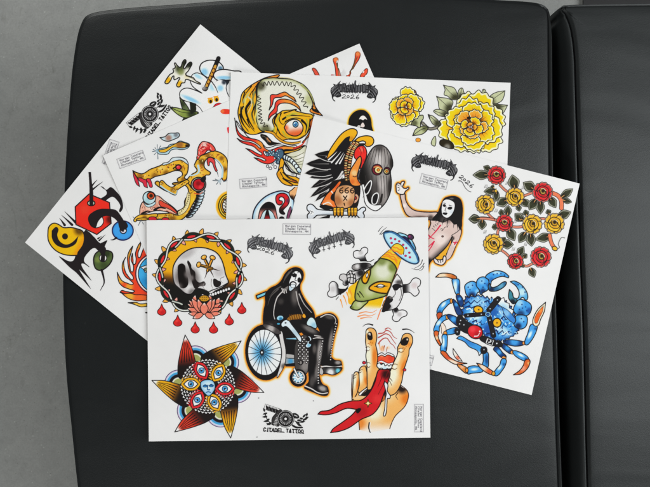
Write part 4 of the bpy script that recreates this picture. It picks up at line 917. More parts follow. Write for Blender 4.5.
def art_crab():
    A = Art('blue_crab_drawing', 432, 268, 547, 380)
    B, D, L = '45a0e2', '14407c', 'dff1fa'
    def seg(p, fx=()): A.f(p, B, list(fx), ol=.6)
    A.fr(430, 265)
    # far legs
    A.f('45,98* 80,70 130,66 180,74 215,95 212,115 185,112 130,98 80,100', 'd98a4a', [('s', 100, 90, 60, 'f0d8b8'), ('s', 190, 95, 30, 'c96a2a')], ol=.65)
    A.f('178,120 205,112 235,118 242,165 238,235 215,240 196,200', B, [('s', 205, 170, 26, L, .95, 80, 0), ('s', 232, 190, 16, D, .7, 60, 0)], ol=.65)
    A.ell(228, 243, 14, 11, 'e8963a', ol=.5); A.f('212,250 245,246 270,290 262,340 235,320', D, [('s', 240, 275, 20, B)], ol=.6)
    A.f('185,280 215,300 250,360 262,410 230,410 205,370', D, [('s', 215, 320, 26, B)], ol=.6)
    A.f('165,275 178,300 150,320 105,370 98,388 60,392 62,355 90,310 130,285', B, [('s', 110, 320, 44, L, .95, 20, -50), ('s', 80, 380, 24, D, .7)], ol=.65); A.ell(172, 292, 10, 20, 'e8963a', ol=.5)
    A.f('58,392 98,390 88,425 75,448 60,430', 'c4562a', ol=.6)
    A.f('30,520 55,460 100,415 140,405 148,432 110,455 78,500 70,545 34,540', B, [('s', 70, 470, 40, L, .95, 22, -50)], ol=.65); A.ell(140, 424, 12, 18, 'e8963a', ol=.5)
    A.f('145,400 220,425 250,470 230,500 150,435', D, [('s', 190, 440, 40, B)], ol=.6)
    A.f('34,540 68,540 66,580 88,640 80,655 45,600', 'd9682e', [('s', 56, 590, 26, 'f4c89a')], ol=.65)
    A.f('95,470 125,500 128,545 100,560 92,520', 'f0dccc', ol=.4)
    A.fr(430, 320)
    A.f('125,90 200,60 240,70 238,100 140,120', B, [('s', 215, 90, 40, D)], ol=.65); A.ell(124, 106, 14, 16, 'e8963a', ol=.5)
    A.f('100,125 135,120 140,170 135,235 125,258 88,252 86,215 100,180', B, [('s', 108, 180, 20, L, .95, 70, 0), ('s', 128, 230, 20, D, .6)], ol=.65)
    A.f('88,255 125,258 160,300 220,335 300,352* 210,360 150,330 105,290', 'd9682e', [('s', 190, 340, 80, 'f7ead8', .9, 20, 20), ('s', 150, 295, 40, 'e04a34', .6)], ol=.65)
    A.f('187,230* 215,270 262,335* 220,320 190,275', 'f3e6da', [('s', 225, 305, 30, 'df6a4a', .8)], ol=.55)
    # hind legs
    A.f('435,260 470,265 475,330 465,390 425,385 432,330', B, [('s', 460, 320, 24, D, .8, 70, 0)], ol=.65)
    A.f('300,395 325,375 375,372 420,390 425,420 340,432 305,436', B, [('s', 360, 400, 50, L, .9, 18, -5)], ol=.65); A.f('220,360 250,362 300,390 306,425 290,432 250,400', 'e08a3a', [('s', 260, 380, 26, 'f2b48a')], ol=.65); A.ell(298, 408, 12, 18, 'e8963a', ol=.5)
    A.f('515,235 545,215 590,265 618,300 580,305 540,265', D, [('s', 560, 260, 36, B)], ol=.65); A.ell(600, 306, 18, 13, 'ee9a4a', ang=20, ol=.5)
    A.f('582,318 615,318 614,360 585,410 545,452 515,440 535,400 565,365', B, [('s', 565, 385, 40, L, .95, 22, -55), ('s', 600, 360, 20, D, .6)], ol=.65)
    A.f('378,350* 425,362 480,395 520,425 522,445 490,442 440,415 405,385', 'ea8a4a', [('s', 430, 385, 50, 'f6e2cf', .9), ('s', 480, 415, 30, 'd9502e', .7)], ol=.65); A.ell(515, 434, 14, 18, 'e0a030', ol=.5)
    A.fr(480, 320)
    A.f('170,195 200,195 265,245 270,265 240,272 180,225', D, [('s', 225, 225, 36, B)], ol=.65); A.ell(262, 262, 16, 15, 'ee9a4a', ol=.5)
    A.f('268,252 310,255 370,285 395,315 380,335 330,320 280,285', B, [('s', 330, 285, 46, L, .95, 16, 28), ('s', 375, 320, 24, D, .7)], ol=.65)
    A.f('368,325 400,320 405,350 380,400 330,438 270,445* 320,410 350,370', 'dd6a30', [('s', 345, 390, 40, 'f0a890', .8), ('s', 395, 350, 18, 'eab06a')], ol=.65)
    A.f('190,165 260,160 350,175 355,200 300,212 240,205 195,188', D, [('s', 280, 175, 60, B)], ol=.65); A.ell(355, 187, 12, 14, 'ee9a4a', ol=.5)
    A.f('410,40 445,35 465,60 440,130 395,195 368,200 365,165 385,115', B, [('s', 405, 120, 55, L, .95, 20, -65), ('s', 450, 70, 20, D, .6)], ol=.65)
    A.fr(480, 265)
    A.f('436,488 430,440 468,362 532,302* 522,375 492,440 470,492', 'f4e2c4', ol=.65)
    A.f('446,470 444,430 474,376 515,330* 508,375 484,425 464,470', 'e8681e', [('s', 490, 370, 30, 'f09a4a', .8)], ol=.25)
    # shell
    A.fr(420, 260, 160)
    shell = [(184, 156), (206, 150), (230, 142), (256, 150), (282, 158), (306, 160), (330, 160), (346, 170), (362, 184), (376, 204), (384, 226), (392, 250), (398, 276), (392, 296), (368, 312), (342, 324), (318, 326), (290, 318), (258, 302), (228, 286), (204, 264), (186, 238), (172, 212), (180, 188)]
    jag = []; rj = random.Random(2)
    for i, (x, y) in enumerate(shell):
        x2, y2 = shell[(i + 1) % len(shell)]
        for t in (0, .34, .67):
            px_, py_ = x + (x2 - x) * t, y + (y2 - y) * t; d = math.hypot(px_ - 285, py_ - 235); k = 1 + (rj.uniform(4, 11) if len(jag) % 2 else -2) / d
            jag.append((285 + (px_ - 285) * k, 235 + (py_ - 235) * k))
    A.f(jag, '45a0e2', [('e', 2.6, '143f86', .9), ('s', 240, 180, 55, '9fd0ee', .9), ('s', 340, 220, 60, 'a9d8f2', .9, 22, 40), ('s', 225, 225, 44, 'cfeaf7', .95, 44, 20), ('s', 290, 210, 50, '1a55a4', .8), ('s', 335, 285, 60, 'bfe2f4', .9, 26, 30), ('s', 280, 285, 46, '17489a', .8)], ol=.6, sm=False)
    rnd = random.Random(11)
    for i in range(210):
        x, y = rnd.uniform(180, 392), rnd.uniform(150, 322)
        xi = int((420 + x * .24653 - A.x0) * RES); yi = int((260 + y * .24653 - A.y0) * RES)
        if not (0 <= xi < A.W and 0 <= yi < A.H) or A.last[yi, xi] < .5: continue
        c = rnd.choice(('17489a', '1d5cae', 'd4ecf8', '8ccbee', '2f8ad0')); a = rnd.uniform(0, 3.1); l = rnd.uniform(4, 12)
        A.s_([(x, y), (x + l * math.cos(a) * .5, y + l * math.sin(a) * .5 + 2), (x + l * math.cos(a), y + l * math.sin(a))], c, rnd.uniform(.5, 1.1), .2)
    for q in ('185,192 200,186 206,196 222,188 226,200 240,192 246,204', '182,178 196,168 206,178 220,164 232,174 248,160', '300,262 312,276 318,262 330,278 338,262 350,272 358,258', '296,296 310,284 318,300 334,286 344,302 360,288 372,296', '215,250 228,244 232,258 246,250 250,264 262,258', '330,238 340,228 348,242 360,236 366,250', '262,170 276,164 282,178 296,172 300,186', '270,300 284,296 288,310 302,306'):
        A.s_(q, '0f2f66', 1.5, .5, sm=False)
    for q in ('190,200 204,196 210,206 226,198 232,208', '306,268 316,284 324,270 336,284', '340,300 352,290 360,304 372,300', '222,258 236,254 240,266', '320,250 330,242 340,254'): A.s_(q, 'dff0fa', .9, .3, sm=False)
    A.f('300,162 318,148* 326,158* 340,152* 344,170* 362,176* 362,194* 380,204* 374,222* 388,240* 360,225 330,190', 'eceff0', [('s', 335, 200, 40, '9fd0ee', .8)], ol=.5)
    A.f('148,318* 165,308 205,330 240,345 258,362 240,388* 232,368 200,352 180,332', B, [('s', 200, 335, 40, '2e78c4', .6, 16, 25), ('s', 235, 380, 16, 'f0f0f0')], ol=.6)
    A.f('330,188* 358,205 384,235 398,262 370,250 345,225', '3c86d0', [('s', 350, 215, 24, 'a7d6f0', .7)], ol=.4)
    # claws
    A.fr(430, 265)
    A.f('285,205 282,170 305,145 345,132 380,150 392,190 402,215 385,225 365,260 335,240 318,262 295,240', B, [('s', 320, 165, 50, '8cc8ee', .9), ('s', 340, 250, 50, '14305e'), ('s', 385, 215, 30, 'a7d6f0', .7)], ol=.7)
    A.f('375,165 385,120 415,98 450,100 475,125 480,175 465,205 430,225 410,240 402,205', B, [('s', 420, 130, 44, '8cc8ee', .9), ('s', 430, 215, 40, '17386a'), ('s', 470, 160, 26, '1f5ca8', .7)], ol=.7)
    A.f('450,98 480,66 540,46 600,58 640,90* 635,104 590,92 540,105 500,130 486,165 475,120', B, [('s', 540, 62, 60, 'bfe2f5', .9, 20, 8), ('s', 500, 120, 34, '1f5ca8', .7)], ol=.7)
    A.f('480,150 500,180 545,172 590,140 618,138 612,165 575,195 530,212 480,205', '2e6d96', [('s', 570, 165, 44, '6fb4cf', .8), ('s', 500, 200, 34, '14284a')], ol=.7)
    for x, y in ((515, 78), (545, 70), (575, 70), (605, 82), (310, 180), (345, 165), (325, 200), (420, 130), (445, 150), (430, 180)): A.spot(x, y, 9, '123a78')
    A.fr(480, 265)
    A.f('246,135* 280,130 330,155 372,205 388,255 375,285 345,262 320,285 290,300 282,280 310,265 318,225 295,175', '5eb0de', [('s', 340, 220, 50, 'cdeaf6', .9), ('s', 290, 155, 30, '2a7cc0', .8)], ol=.7)
    A.f('238,198* 262,225 272,262 300,282 275,315 255,305 232,265', '3d8a9a', [('s', 265, 300, 40, '14202e')], ol=.7)
    A.f('285,320 320,280 370,290 412,320 416,365 390,405 340,410 290,395 272,365', B, [('s', 320, 310, 50, 'a7d6f0', .9), ('s', 400, 370, 40, '1a4c96', .8), ('s', 330, 400, 50, '14305e', .8)], ol=.7)
    A.f('290,415 330,405 375,415 385,450 370,500 330,520 290,505 275,480 290,455', B, [('s', 340, 440, 40, '8cc8ee', .9), ('s', 310, 495, 40, '122a52')], ol=.7)
    for x, y in ((340, 320), (370, 340), (345, 350), (380, 370), (320, 360), (335, 435), (355, 460), (345, 180), (365, 220), (310, 160)): A.spot(x, y, 9, '123a78')
    # eyes, harness, gag
    A.fr(430, 265)
    A.ell(392, 362, 38, 30, 'f2b418', [('s', 396, 362, 12, 'a0700c')], ang=15, ol=.8); A.ell(393, 362, 4, 4, INK, ol=0)
    A.fr(480, 320)
    A.ell(138, 22, 34, 36, 'f2b418', [('s', 138, 22, 12, 'a0700c')], ol=.8); A.ell(138, 24, 4, 4, INK, ol=0)
    A.fr(430, 265)
    def strap(x0, y0, x1, y1, w):
        d = math.hypot(x1 - x0, y1 - y0); u, v = (x1 - x0) / d, (y1 - y0) / d
        A.f([(x0 - v * w, y0 + u * w), (x0 - u * w * .5, y0 - v * w * .5), (x0 + v * w, y0 - u * w), (x1 + v * w, y1 - u * w), (x1 + u * w * .5, y1 + v * w * .5), (x1 - v * w, y1 + u * w)], '1e1c20', ol=.4, oc='0d0c0e')
        for t in (.15, .85): A.ell(x0 + (x1 - x0) * t, y0 + (y1 - y0) * t, 7, 7, 'b9c2ca', ol=.3)
    strap(285, 410, 440, 398, 15); strap(475, 370, 560, 268, 20); strap(480, 425, 518, 580, 18)
    A.ell(470, 400, 24, 22, '8cc8ee', ol=.5); A.ell(470, 400, 12, 11, '1f5ca8', ol=.4)
    A.f('222,420 250,405 290,450 345,480 420,520 330,560 250,530 215,470', '1e1c20', ol=.4)
    for x, y in ((248, 450), (275, 485), (240, 478)): A.ell(x, y, 7, 7, 'c5ccd2', ol=.3)
    A.fr(430, 320)
    A.f('405,130 460,135 530,165 580,180 585,215 540,215 480,200 410,165', '1e1c20', ol=.4); A.f('205,70 240,80 238,120 210,120', '1e1c20', ol=.3); A.f('415,225 455,220 460,262 420,272', '1e1c20', ol=.3)
    A.ell(222, 95, 7, 7, 'aab', ol=.2) if False else A.ell(222, 95, 7, 7, 'aab2b8', ol=.2); A.ell(438, 240, 7, 7, 'aab2b8', ol=.2); A.ell(542, 190, 8, 8, 'd5dade', ol=.3)
    A.ell(366, 96, 64, 54, 'd9222c', [('s', 345, 75, 40, 'ef4a50', .8), ('s', 390, 125, 50, '9c141c', .6)], ang=28, ol=.8); A.s_('362,132 388,128 402,105', 'f8dcdc', 1.2, .6); A.ell(404, 92, 7, 7, 'f8dcdc', ol=0)
    A.f('462,145* 522,165* 505,212* 448,190*', 'eeeeee', ol=.5); A.f('472,156* 510,168* 500,200* 460,186*', '1e1c20', ol=.3); A.s_('476,180 494,176 492,166', 'e8e8e8', .8)
    return A

def art_small_marks_crab():
    out = []
    A = Art('band_wordmark', 408, 152, 460, 186); wordmark(A, 434.4, 166.0, 14, '2c2c2e', bend=6); out.append(A)
    A = Art('date_lettering', 456, 172, 478, 194); year(A, 467.3, 182.4, 40, 1.45, '3a393a', .55); A.fr(400, 145); A.s_('475,292 492,292 508,308 530,348 560,376 576,380', '3a393a', .6, .4); out.append(A)
    A = Art('address_stamp', 417, 170, 450, 193); stamp(A, 433.8, 181.6, 14, 27.4, 9.8); out.append(A)
    A = Art('address_stamp', 404, 346, 436, 370); stamp(A, 419.5, 357.5, 14, 27.4, 9.8); out.append(A)
    return out

ARTS_CRAB = [art_vulture, art_bloody_figure, art_roses, art_crab, art_small_marks_crab]
# ---------------------------------------------------------------- drawings on the sheet with the yellow peonies
def art_flayed_head():
    A = Art('flayed_head_drawing', 231, 74, 330, 192)
    Y, O, G, K = 'eeb41c', 'ee9434', 'c3c58c', '1e1a14'
    A.fr(225, 70)
    # back of the head: strands
    A.f('440,48 350,56 270,90 190,140 140,190 122,260 105,340 120,420 165,500 240,530 330,500 330,300 270,220 260,130 330,80', Y, [('l', 200, 260, 300, 80, O)], ol=.7)
    for q, c, w in (('150,260 180,210 200,180', 'b9bd80', 2.6), ('205,260 170,320 190,400 235,480', K, 2.8), ('120,360 140,430 190,495', K, 1.6), ('240,150 205,200 200,260 165,330', K, .7), ('265,110 225,180 228,250 180,340 200,420', K, .7), ('150,300 130,340 150,400 200,470', K, 2.4),
                    ('240,180 225,240 235,300 215,360 235,440', '8a8a4a', 2.0), ('160,180 145,240 150,280', K, 1.4), ('270,100 250,160 255,240 235,330 255,420 262,470', K, .8), ('190,220 215,250 205,310 185,350', 'd8cfa0', 1.6)): A.s_(q, c, w, w * .3)
    A.f('265,130 300,80 380,64 450,68 540,76 600,100 645,128 690,182 714,236 728,290 720,340 716,392 640,420 480,470 350,500 290,490 262,440 245,330 258,220', 'e3e3d4',
        [('e', 2.4, 'a9ae6c', .95), ('s', 290, 130, 60, '3a3820', .8), ('s', 330, 480, 60, '55562c', .8), ('s', 690, 240, 70, 'b4b87c', .8), ('s', 420, 270, 90, 'efeee6', .8), ('s', 780, 370, 50, '8a8f4c', .8)], ol=.75)
    # stitched seam
    t = np.linspace(0, 1, 150); base = [(280, 230), (276, 330), (290, 420), (345, 470)]
    def wig(line, n, amp):
        P = A.pts(line, False); L = np.linspace(0, len(P) - 1, 12 * n); out = []
        for i, u in enumerate(L):
            k = min(int(u), len(P) - 2); p = P[k] + (P[k + 1] - P[k]) * (u - k); d = P[k + 1] - P[k]; d = d / (np.hypot(*d) + 1e-9); q = amp * A.k * RES * math.sin(i / 12 * 2 * math.pi)
            p = p + q * np.array([-d[1], d[0]]); out.append(((p[0] / RES + A.x0 - 225) / A.k, (p[1] / RES + A.y0 - 70) / A.k))
        A.s_(out, '2e2a1e', .6, sm=False)
    wig('300,120 340,110 400,108 480,112 540,120 590,180 630,240 660,310', 13, 16); wig('276,210 278,280 285,350 290,410 340,465', 9, 14)
    A.f('358,325* 370,270 372,205 420,200 460,185 490,180 530,208 560,225 578,260* 530,228 490,210 455,222 400,230 385,280', 'ea4a34', [('l', 400, 230, 500, 190, O), ('s', 575, 255, 30, 'a02c24')], ol=.65)
    A.f('350,412* 360,360 400,310 410,265 440,240 500,238 550,255 600,295 616,335* 580,300 520,272 460,270 430,290 420,340 375,375', 'ea4434', [('l', 420, 290, 500, 240, O), ('s', 612, 325, 30, 'b03a24')], ol=.65)
    A.f('640,150* 700,180 745,260 770,330 790,400 800,440 840,475* 900,470* 880,420 800,330 760,240', O, [('s', 850, 460, 50, 'c8641c', .6)], ol=.6) if False else None
    A.fr(255, 70)
    A.f('400,130* 440,180 465,235 482,280 508,325 548,372* 496,358 458,345 445,330 470,290 450,220', O, [('s', 500, 350, 40, 'd9741c', .7)], ol=.65); A.f('462,290 480,300 520,345 490,340 465,325', K, ol=.3); A.f('470,296 485,300 492,318 474,316', O, ol=.3)
    A.fr(225, 70)
    for q, c, w in (('130,300 128,370 150,440 190,500', K, 1.0), ('215,130 170,190 150,230', K, 1.0), ('300,80 250,130 235,170', K, .6), ('235,300 220,360 245,440', K, 1.0), ('255,330 246,400 270,470', 'f6d860', 1.0), ('180,400 200,450 240,500', K, 1.4), ('170,230 160,290 140,330', 'f6d860', 1.0), ('620,120 690,190 720,260', 'a9ae6c', 2.2), ('440,58 520,66 600,95', 'd9cfa0', .8)): A.s_(q, c, w, w * .3)
    # brow and eye
    A.f('385,410 410,370 440,350 470,330 540,325 580,320 570,330 640,350 700,360 716,380 700,440 690,470 660,520 600,560 520,560 440,570 350,520 270,515 380,500 400,470', Y, [('s', 480, 540, 60, 'd9941c', .6), ('s', 560, 370, 60, 'd8c25c', .7)], ol=.7)
    for q, w in (('420,360 400,420 425,470 410,540', 2.2), ('455,350 440,400 470,440 500,400', 1.4), ('470,400 520,370 590,370 690,378', 2.0), ('480,350 530,335 575,322', 1.4), ('490,420 540,395 610,395 650,430', 1.0), ('625,410 660,450 650,520', 2.6), ('690,400 680,470 650,540', 1.2), ('430,480 450,520 500,555', 1.6), ('520,560 590,560 640,530', 1.4)): A.s_(q, K, w, .3)
    for q in ('440,370 420,430 440,490', '500,380 560,352 640,362', '470,500 500,545 560,552', '660,400 672,440 662,490', '400,470 390,520 360,520'): A.s_(q, 'b9b83a', 1.6, .4)
    A.f('480,468* 500,430 550,402 600,412 632,460 620,510 580,535 530,528 500,505', 'efe6dc', [('l', 560, 450, 570, 520, 'e66a34'), ('s', 490, 470, 40, 'ec7a4a'), ('s', 560, 430, 40, 'f4f0ea', .8)], ol=.75)
    A.ell(572, 440, 21, 24, '7cc0e6', ol=.7); A.ell(572, 442, 9, 11, '2a6fae', ol=.3); A.spot(566, 432, 8, 'ffffff')
    A.f('690,420 720,390 740,420 730,480 700,520 660,560 630,590 650,560 690,490', 'e27a2c', [('s', 700, 470, 30, 'cf3a2a')], ol=.6)
    # cheek, ear hollow, flames
    A.fr(225, 120)
    A.f('95,10 115,60 170,105 230,118 330,100 380,110 420,150 470,185 540,205 585,215 560,235 480,205 420,205 340,225 300,190 250,165 180,130', 'f0eeea', ol=.6)
    A.ss('330,92 390,108 420,140 470,175 540,190 610,180', 'e0a02a', 2.0, 1.4); A.ss('330,84 395,98 428,135 475,168 545,182 615,170|330,100 385,116 415,148 465,184 540,200 600,192', K, .5)
    A.f('288,122 330,124 360,150 390,178 456,190* 400,200 360,205 330,175', K, ol=.4); A.f('336,140 358,160 374,182 350,172', 'c98a5a', ol=.3); A.ss('300,130 322,135 350,180', '6a645a', .5)
    A.f('78,-15* 90,40 110,95 150,130 210,150 260,160 300,185 320,225 360,245 430,222 480,212 570,222 600,232* 540,245 480,245 455,235 400,262 350,262 315,255 330,290 380,290 415,310 400,335 360,355 310,350 270,330 235,305* 280,315 330,330 300,305 260,295 215,265 168,230* 215,245 260,270 300,280 270,250 230,215 180,200 130,180 97,148* 140,170 200,180 250,200 290,230 270,200 215,170 150,160 100,110', 'e63c30',
        [('s', 290, 200, 70, O), ('l', 430, 240, 480, 240, O), ('s', 110, 160, 50, '6a2438', .8), ('s', 180, 235, 36, '4a2234', .9), ('s', 85, 10, 60, '8a2436', .8), ('s', 245, 308, 30, '4a2234', .8), ('s', 350, 245, 40, O, .8)], ol=.6)
    A.f('470,245 560,238 640,205 650,215 590,255 500,275 480,300 470,340 450,300', K, ol=.4); A.ss('560,232 620,205 650,170', 'cf3a2a', 2.0, 1.0); A.ss('490,262 560,252 620,225', 'd8a53a', 1.6, .5)
    A.f('400,265 440,235 470,250 472,300 440,355 415,350 420,310 370,285 330,262', '4a6a80', ol=.5, oc='22303c')
    rnd = random.Random(4)
    for i in range(34):
        x = rnd.uniform(335, 465); y = 262 + rnd.uniform(-16, 24) if x < 400 else rnd.uniform(245, 345); A.ell(x, y, 7, 7, rnd.choice(('b8dbe8', '8cbcd4', 'd9ecf2')), ol=.35, oc='2a3a48')
    for x, y, r in ((345, 375, 10), (368, 392, 11), (388, 358, 9), (408, 382, 12)): A.ell(x, y, r, r, 'e6e8e8', ol=.5, oc='4a4a50')
    A.f('472,300 520,270 600,245 660,215 660,420 600,440 540,400 490,330', 'd9d9c0', [('s', 620, 300, 60, 'e9e8dc'), ('s', 500, 320, 40, 'a4a878', .6)], ol=.5)
    A.ss('500,290 560,300 640,265|505,310 565,325 640,300|520,330 580,345 640,330|545,355 600,360 640,355', '6f7050', .7, .4)
    for i in range(7):
        u = i / 6; A.ell(490 + 110 * u, 305 + 105 * u - 20 * math.sin(u * 3), 17, 24, 'dfecf0', [('s', 490 + 110 * u, 320 + 100 * u, 18, '8cb8d0', .8)], ang=-30, ol=.7)
    A.s_('470,330 500,370 540,420 600,440', K, 2.2, 1.2)
    A.f('455,310 480,335 475,370 465,400 480,430 540,440 590,470 640,500 640,530 560,530 480,510 440,470 430,430 440,370', 'eaac22', [('s', 470, 480, 40, 'd98a1c', .7)], ol=.7)
    A.f('480,360 500,395 540,425 580,440 570,460 520,450 480,430', 'e6e3da', [('s', 550, 440, 26, 'b0b0ae')], ol=.6)
    A.ss('455,400 480,460 540,500 600,515|445,440 480,500 540,525', K, 1.2, .5); A.ss('470,450 520,485 590,505', 'e0783a', 1.2, .6)
    A.fr(225, 165)
    A.f('440,40 460,20 480,60 520,100 580,130 585,145 540,135 500,120 470,110 530,150 550,165 520,168 470,150 435,110 420,70', 'eaac22', [('s', 560, 145, 50, 'd9602c', .8), ('s', 440, 80, 30, 'd98a1c', .7)], ol=.7)
    A.ss('450,60 480,110 540,150|470,60 520,110 575,135', K, .8, .3)
    return A

def art_hooded():
    A = Art('hooded_figure_drawing', 345, 104, 378, 142)
    A.fr(320, 65)
    A.f('232,480 240,430 270,390 300,372 330,365 365,372 395,400 412,440 418,490 420,560 235,560', '171616', ol=.4)
    A.f('312,445* 326,420 348,408 368,418 384,446 366,440 350,450 330,442', 'f2e8e0', ol=.4); A.f('300,452 325,446 345,462 370,448 392,456 384,480 356,476 350,492 338,478 310,478', '171616', ol=0); A.f('340,470 352,468 362,500 330,500', 'e6d8d0', ol=.2); A.f('310,490 330,500 300,520', 'd8d4d0', ol=0)
    A.glow('f0b01e', 'f7d44e', 3.0)
    return A

def art_peonies():
    A = Art('yellow_peony_drawing', 386, 80, 512, 164)
    Y, O, W = 'f4cf16', 'ee9a3a', 'f6efd0'
    A.fr(380, 80)
    A.ss('345,350 400,395 480,380', INK, 3.4); A.ss('345,350 400,395 480,380', '8c8878', 2.0)
    for q in ((330, 370, 262, 452, 60), (470, 370, 392, 280, 66)): pass
    A.f('265,452* 290,400 340,375 388,380 380,410 340,440', 'bcc294', [('s', 370, 390, 50, '5c6038', .8)], ol=.6); A.s_('270,448 330,405 385,385', INK, .45)
    A.f('390,280* 440,300 475,340 485,372 440,360 405,320', 'bcc294', [('s', 475, 360, 40, '5c6038', .8)], ol=.6); A.s_('395,288 440,330 480,366', INK, .45)
    A.f('235,362* 270,330 300,300 345,285 352,310 330,345 325,385 290,372', 'bcc294', [('s', 280, 350, 40, '4c4e30', .8)], ol=.6)
    A.f('190,100 215,88 245,98 275,92 272,120 235,135 200,122', 'b0683e', [('s', 235, 125, 26, '3a2218')], ol=.6); A.f('92,215 110,175 150,155 158,178 130,210 105,235', '8e5a4e', [('s', 110, 220, 26, '4a2a24')], ol=.6)
    A.fr(430, 75)
    def lf(q, sx, sy, mid): A.f(q, 'c5caa2', [('s', sx, sy, 75, '3c3c24', .95), ('e', .6, 'dfe2cc', .6)], ol=.55, oc='3a3a34'); A.s_(mid, '3a3a30', .45, .25)
    lf('108,82* 150,92 195,105 225,160 240,190 180,200 140,170 115,160 122,120', 210, 195, '112,86 160,140 220,190'); lf('225,150 255,105 275,140 280,180 240,200', 240, 195, '256,110 244,185')
    lf('52,172* 80,182 140,190 185,215 175,260 160,310 110,310 75,270 66,215', 165, 275, '58,178 110,225 165,275'); lf('30,290 80,280 130,300 150,330 90,335 50,315', 140, 325, '36,292 130,325'); lf('0,330 40,345 75,380 80,405 40,410 10,380', 75, 400, '5,340 76,402')
    lf('418,160* 435,115 460,150 480,190 470,225 430,195', 465, 215, '434,122 462,205'); lf('470,225 490,170 540,140 608,128* 598,180 575,215 520,235', 480, 225, '600,135 540,175 478,222'); lf('510,240 570,240 630,245* 600,300 570,330 545,290', 540, 255, '622,250 545,262')
    def bloom(cx, cy, rings, seed, dark=0.0):
        """layered flower head: rings of (petals, r0, r1, half-width, squash, colour), outermost first"""
        rr = random.Random(seed); A.fr(0, 0, 649)
        for n, r0, r1, w, sq, col in rings:
            off = rr.uniform(0, 1); cx += rr.uniform(-1.3, 1.3); cy += rr.uniform(-1.6, .9)
            for i in sorted(range(n), key=lambda q: (q * 5) % n):
                an = (i + off + rr.uniform(-.22, .22)) * 2 * math.pi / n; R = r1 * rr.uniform(.82, 1.14); hw = w * rr.uniform(.85, 1.15)
                def pt(r, t, k=1.0): return (cx + k * r * math.cos(an + hw * t), cy + k * r * sq * math.sin(an + hw * t))
                ts = [-1, -.78, -.55, -.3, -.08, .15, .4, .62, .82, 1]
                edge = [(R * (1 - .20 * t * t) * (1 + (.045 if j % 2 else -.035) * rr.uniform(.2, 1.4)), t) for j, t in enumerate(ts)]
                out = [pt(r, t) for r, t in edge] + [pt((r0 + R) * .5, 1.02), pt(r0, .5), pt(r0, -.5), pt((r0 + R) * .5, -1.02)]
                A.f(out, 'fbf4c4', ol=.55)
                inn = [pt(r * .93, t * .90) for r, t in edge] + [pt((r0 + R) * .5, .82), pt(r0, .4), pt(r0, -.4), pt((r0 + R) * .5, -.82)]
                bx, by = pt(r0, 0)
                A.f(inn, col, [('s', bx, by, (R - r0) * .8, 'e07c1e', .75), ('s', bx, by, (R - r0) * .42, '5a3410', .8)], ol=0)
                for t in (-.45, 0, .4): A.s_([pt(r0 + (R - r0) * .25, t * .7), pt(r0 + (R - r0) * rr.uniform(.5, .7), t)], '7a4a12', .3, .1)
    Yb, Yo = 'f6d418', 'f2b03a'
    bloom(471, 126, [(8, 13, 32.5, .48, .97, Yb), (6, 10, 27.5, .58, .94, Yb), (6, 8, 22, .56, .92, Yb), (5, 5, 17, .62, .9, Yo), (4, 3, 11.5, .72, .9, Yb), (3, 1, 6.5, .8, .9, Yo)], 5)
    A.ell(469, 118, 2.2, 1.6, '2a1a0c', ol=0)
    A.fr(430, 110)
    A.f('82,250 110,238 160,250 190,280 185,315 110,300 80,280', '2f2816', [('s', 140, 300, 40, '8a867c')], ol=.5)
    A.f('10,275 25,230 45,215 42,290', 'c5caa2', ol=.5)
    A.fr(380, 80); A.f('180,110 210,84 245,92 285,86 290,140 235,170 190,150', 'a8623c', [('s', 235, 125, 26, 'd98a3a')], ol=.6); A.f('84,250 92,200 140,140 190,150 180,230 120,270', '8e5a4e', [('s', 110, 220, 26, '4a2a24')], ol=.6)
    bloom(406, 109, [(6, 7, 19, .56, 1.0, Yb), (5, 5, 15, .66, 1.05, Yb), (4, 3, 10.5, .76, 1.0, Yo), (3, 1, 6, .85, 1.0, Yb)], 9)
    A.fr(380, 80); A.f('290,480 310,470 330,482 322,500 295,500', 'eda03a', ol=.3)
    return A

def art_question():
    A = Art('question_mark_skull_drawing', 243, 187, 298, 232)
    A.fr(225, 165)
    A.f('225,520 222,440 235,370 270,310 330,255 400,222 460,210 510,222 545,250 560,330 520,420 500,520', 'eef0ee', [('e', 2.4, '8cc4e4', .95)], ol=.9, oc='2a2a3a')
    A.f('270,520 272,420 290,350 330,308 365,302 400,325 415,380 418,520', '1b191a', [('l', 345, 340, 345, 400, 'd9877a')], ol=.6); A.f('285,500 300,400 330,365 360,365 395,400 405,500', 'cfe8f2', [('s', 345, 440, 40, '4aa4c8', .6)], ol=.5)
    A.f('318,440* 338,365 350,365 366,440*', '201818', [('l', 342, 395, 342, 430, 'a82428')], ol=.4)
    A.f('412,280 420,245 460,228 500,240 522,280 512,320 485,350 470,370 485,395 470,400 445,385 445,350 470,320 485,290 470,262 445,262 440,285 465,295 455,322 425,318', 'd9262c', [('l', 480, 310, 470, 380, '1b191a'), ('s', 515, 290, 30, '7a2a4a')], ol=.7)
    A.ell(460, 436, 21, 17, '1b191a', ol=.4)
    A.f('500,430 515,370 535,340 530,400 510,450', '8a4a6a', ol=.5)
    A.f('520,225 545,200 580,175 600,200 570,250 550,280', 'f0b47a', [('s', 540, 270, 40, '3a2418')], ol=.6)
    A.f('165,460 180,440 205,440 215,460', '6a6a6e', ol=.5)
    return A

def art_small_marks_peony():
    out = []
    A = Art('band_wordmark', 328, 79, 381, 104); wordmark(A, 354.2, 91.5, 2, '262628'); year(A, 352.0, 97.0, 2, 1.5, '2c2b2c', .5); out.append(A)
    A = Art('address_stamp', 236, 175, 270, 192); stamp(A, 253.1, 182.9, -5, 27, 9.6); out.append(A)
    return out

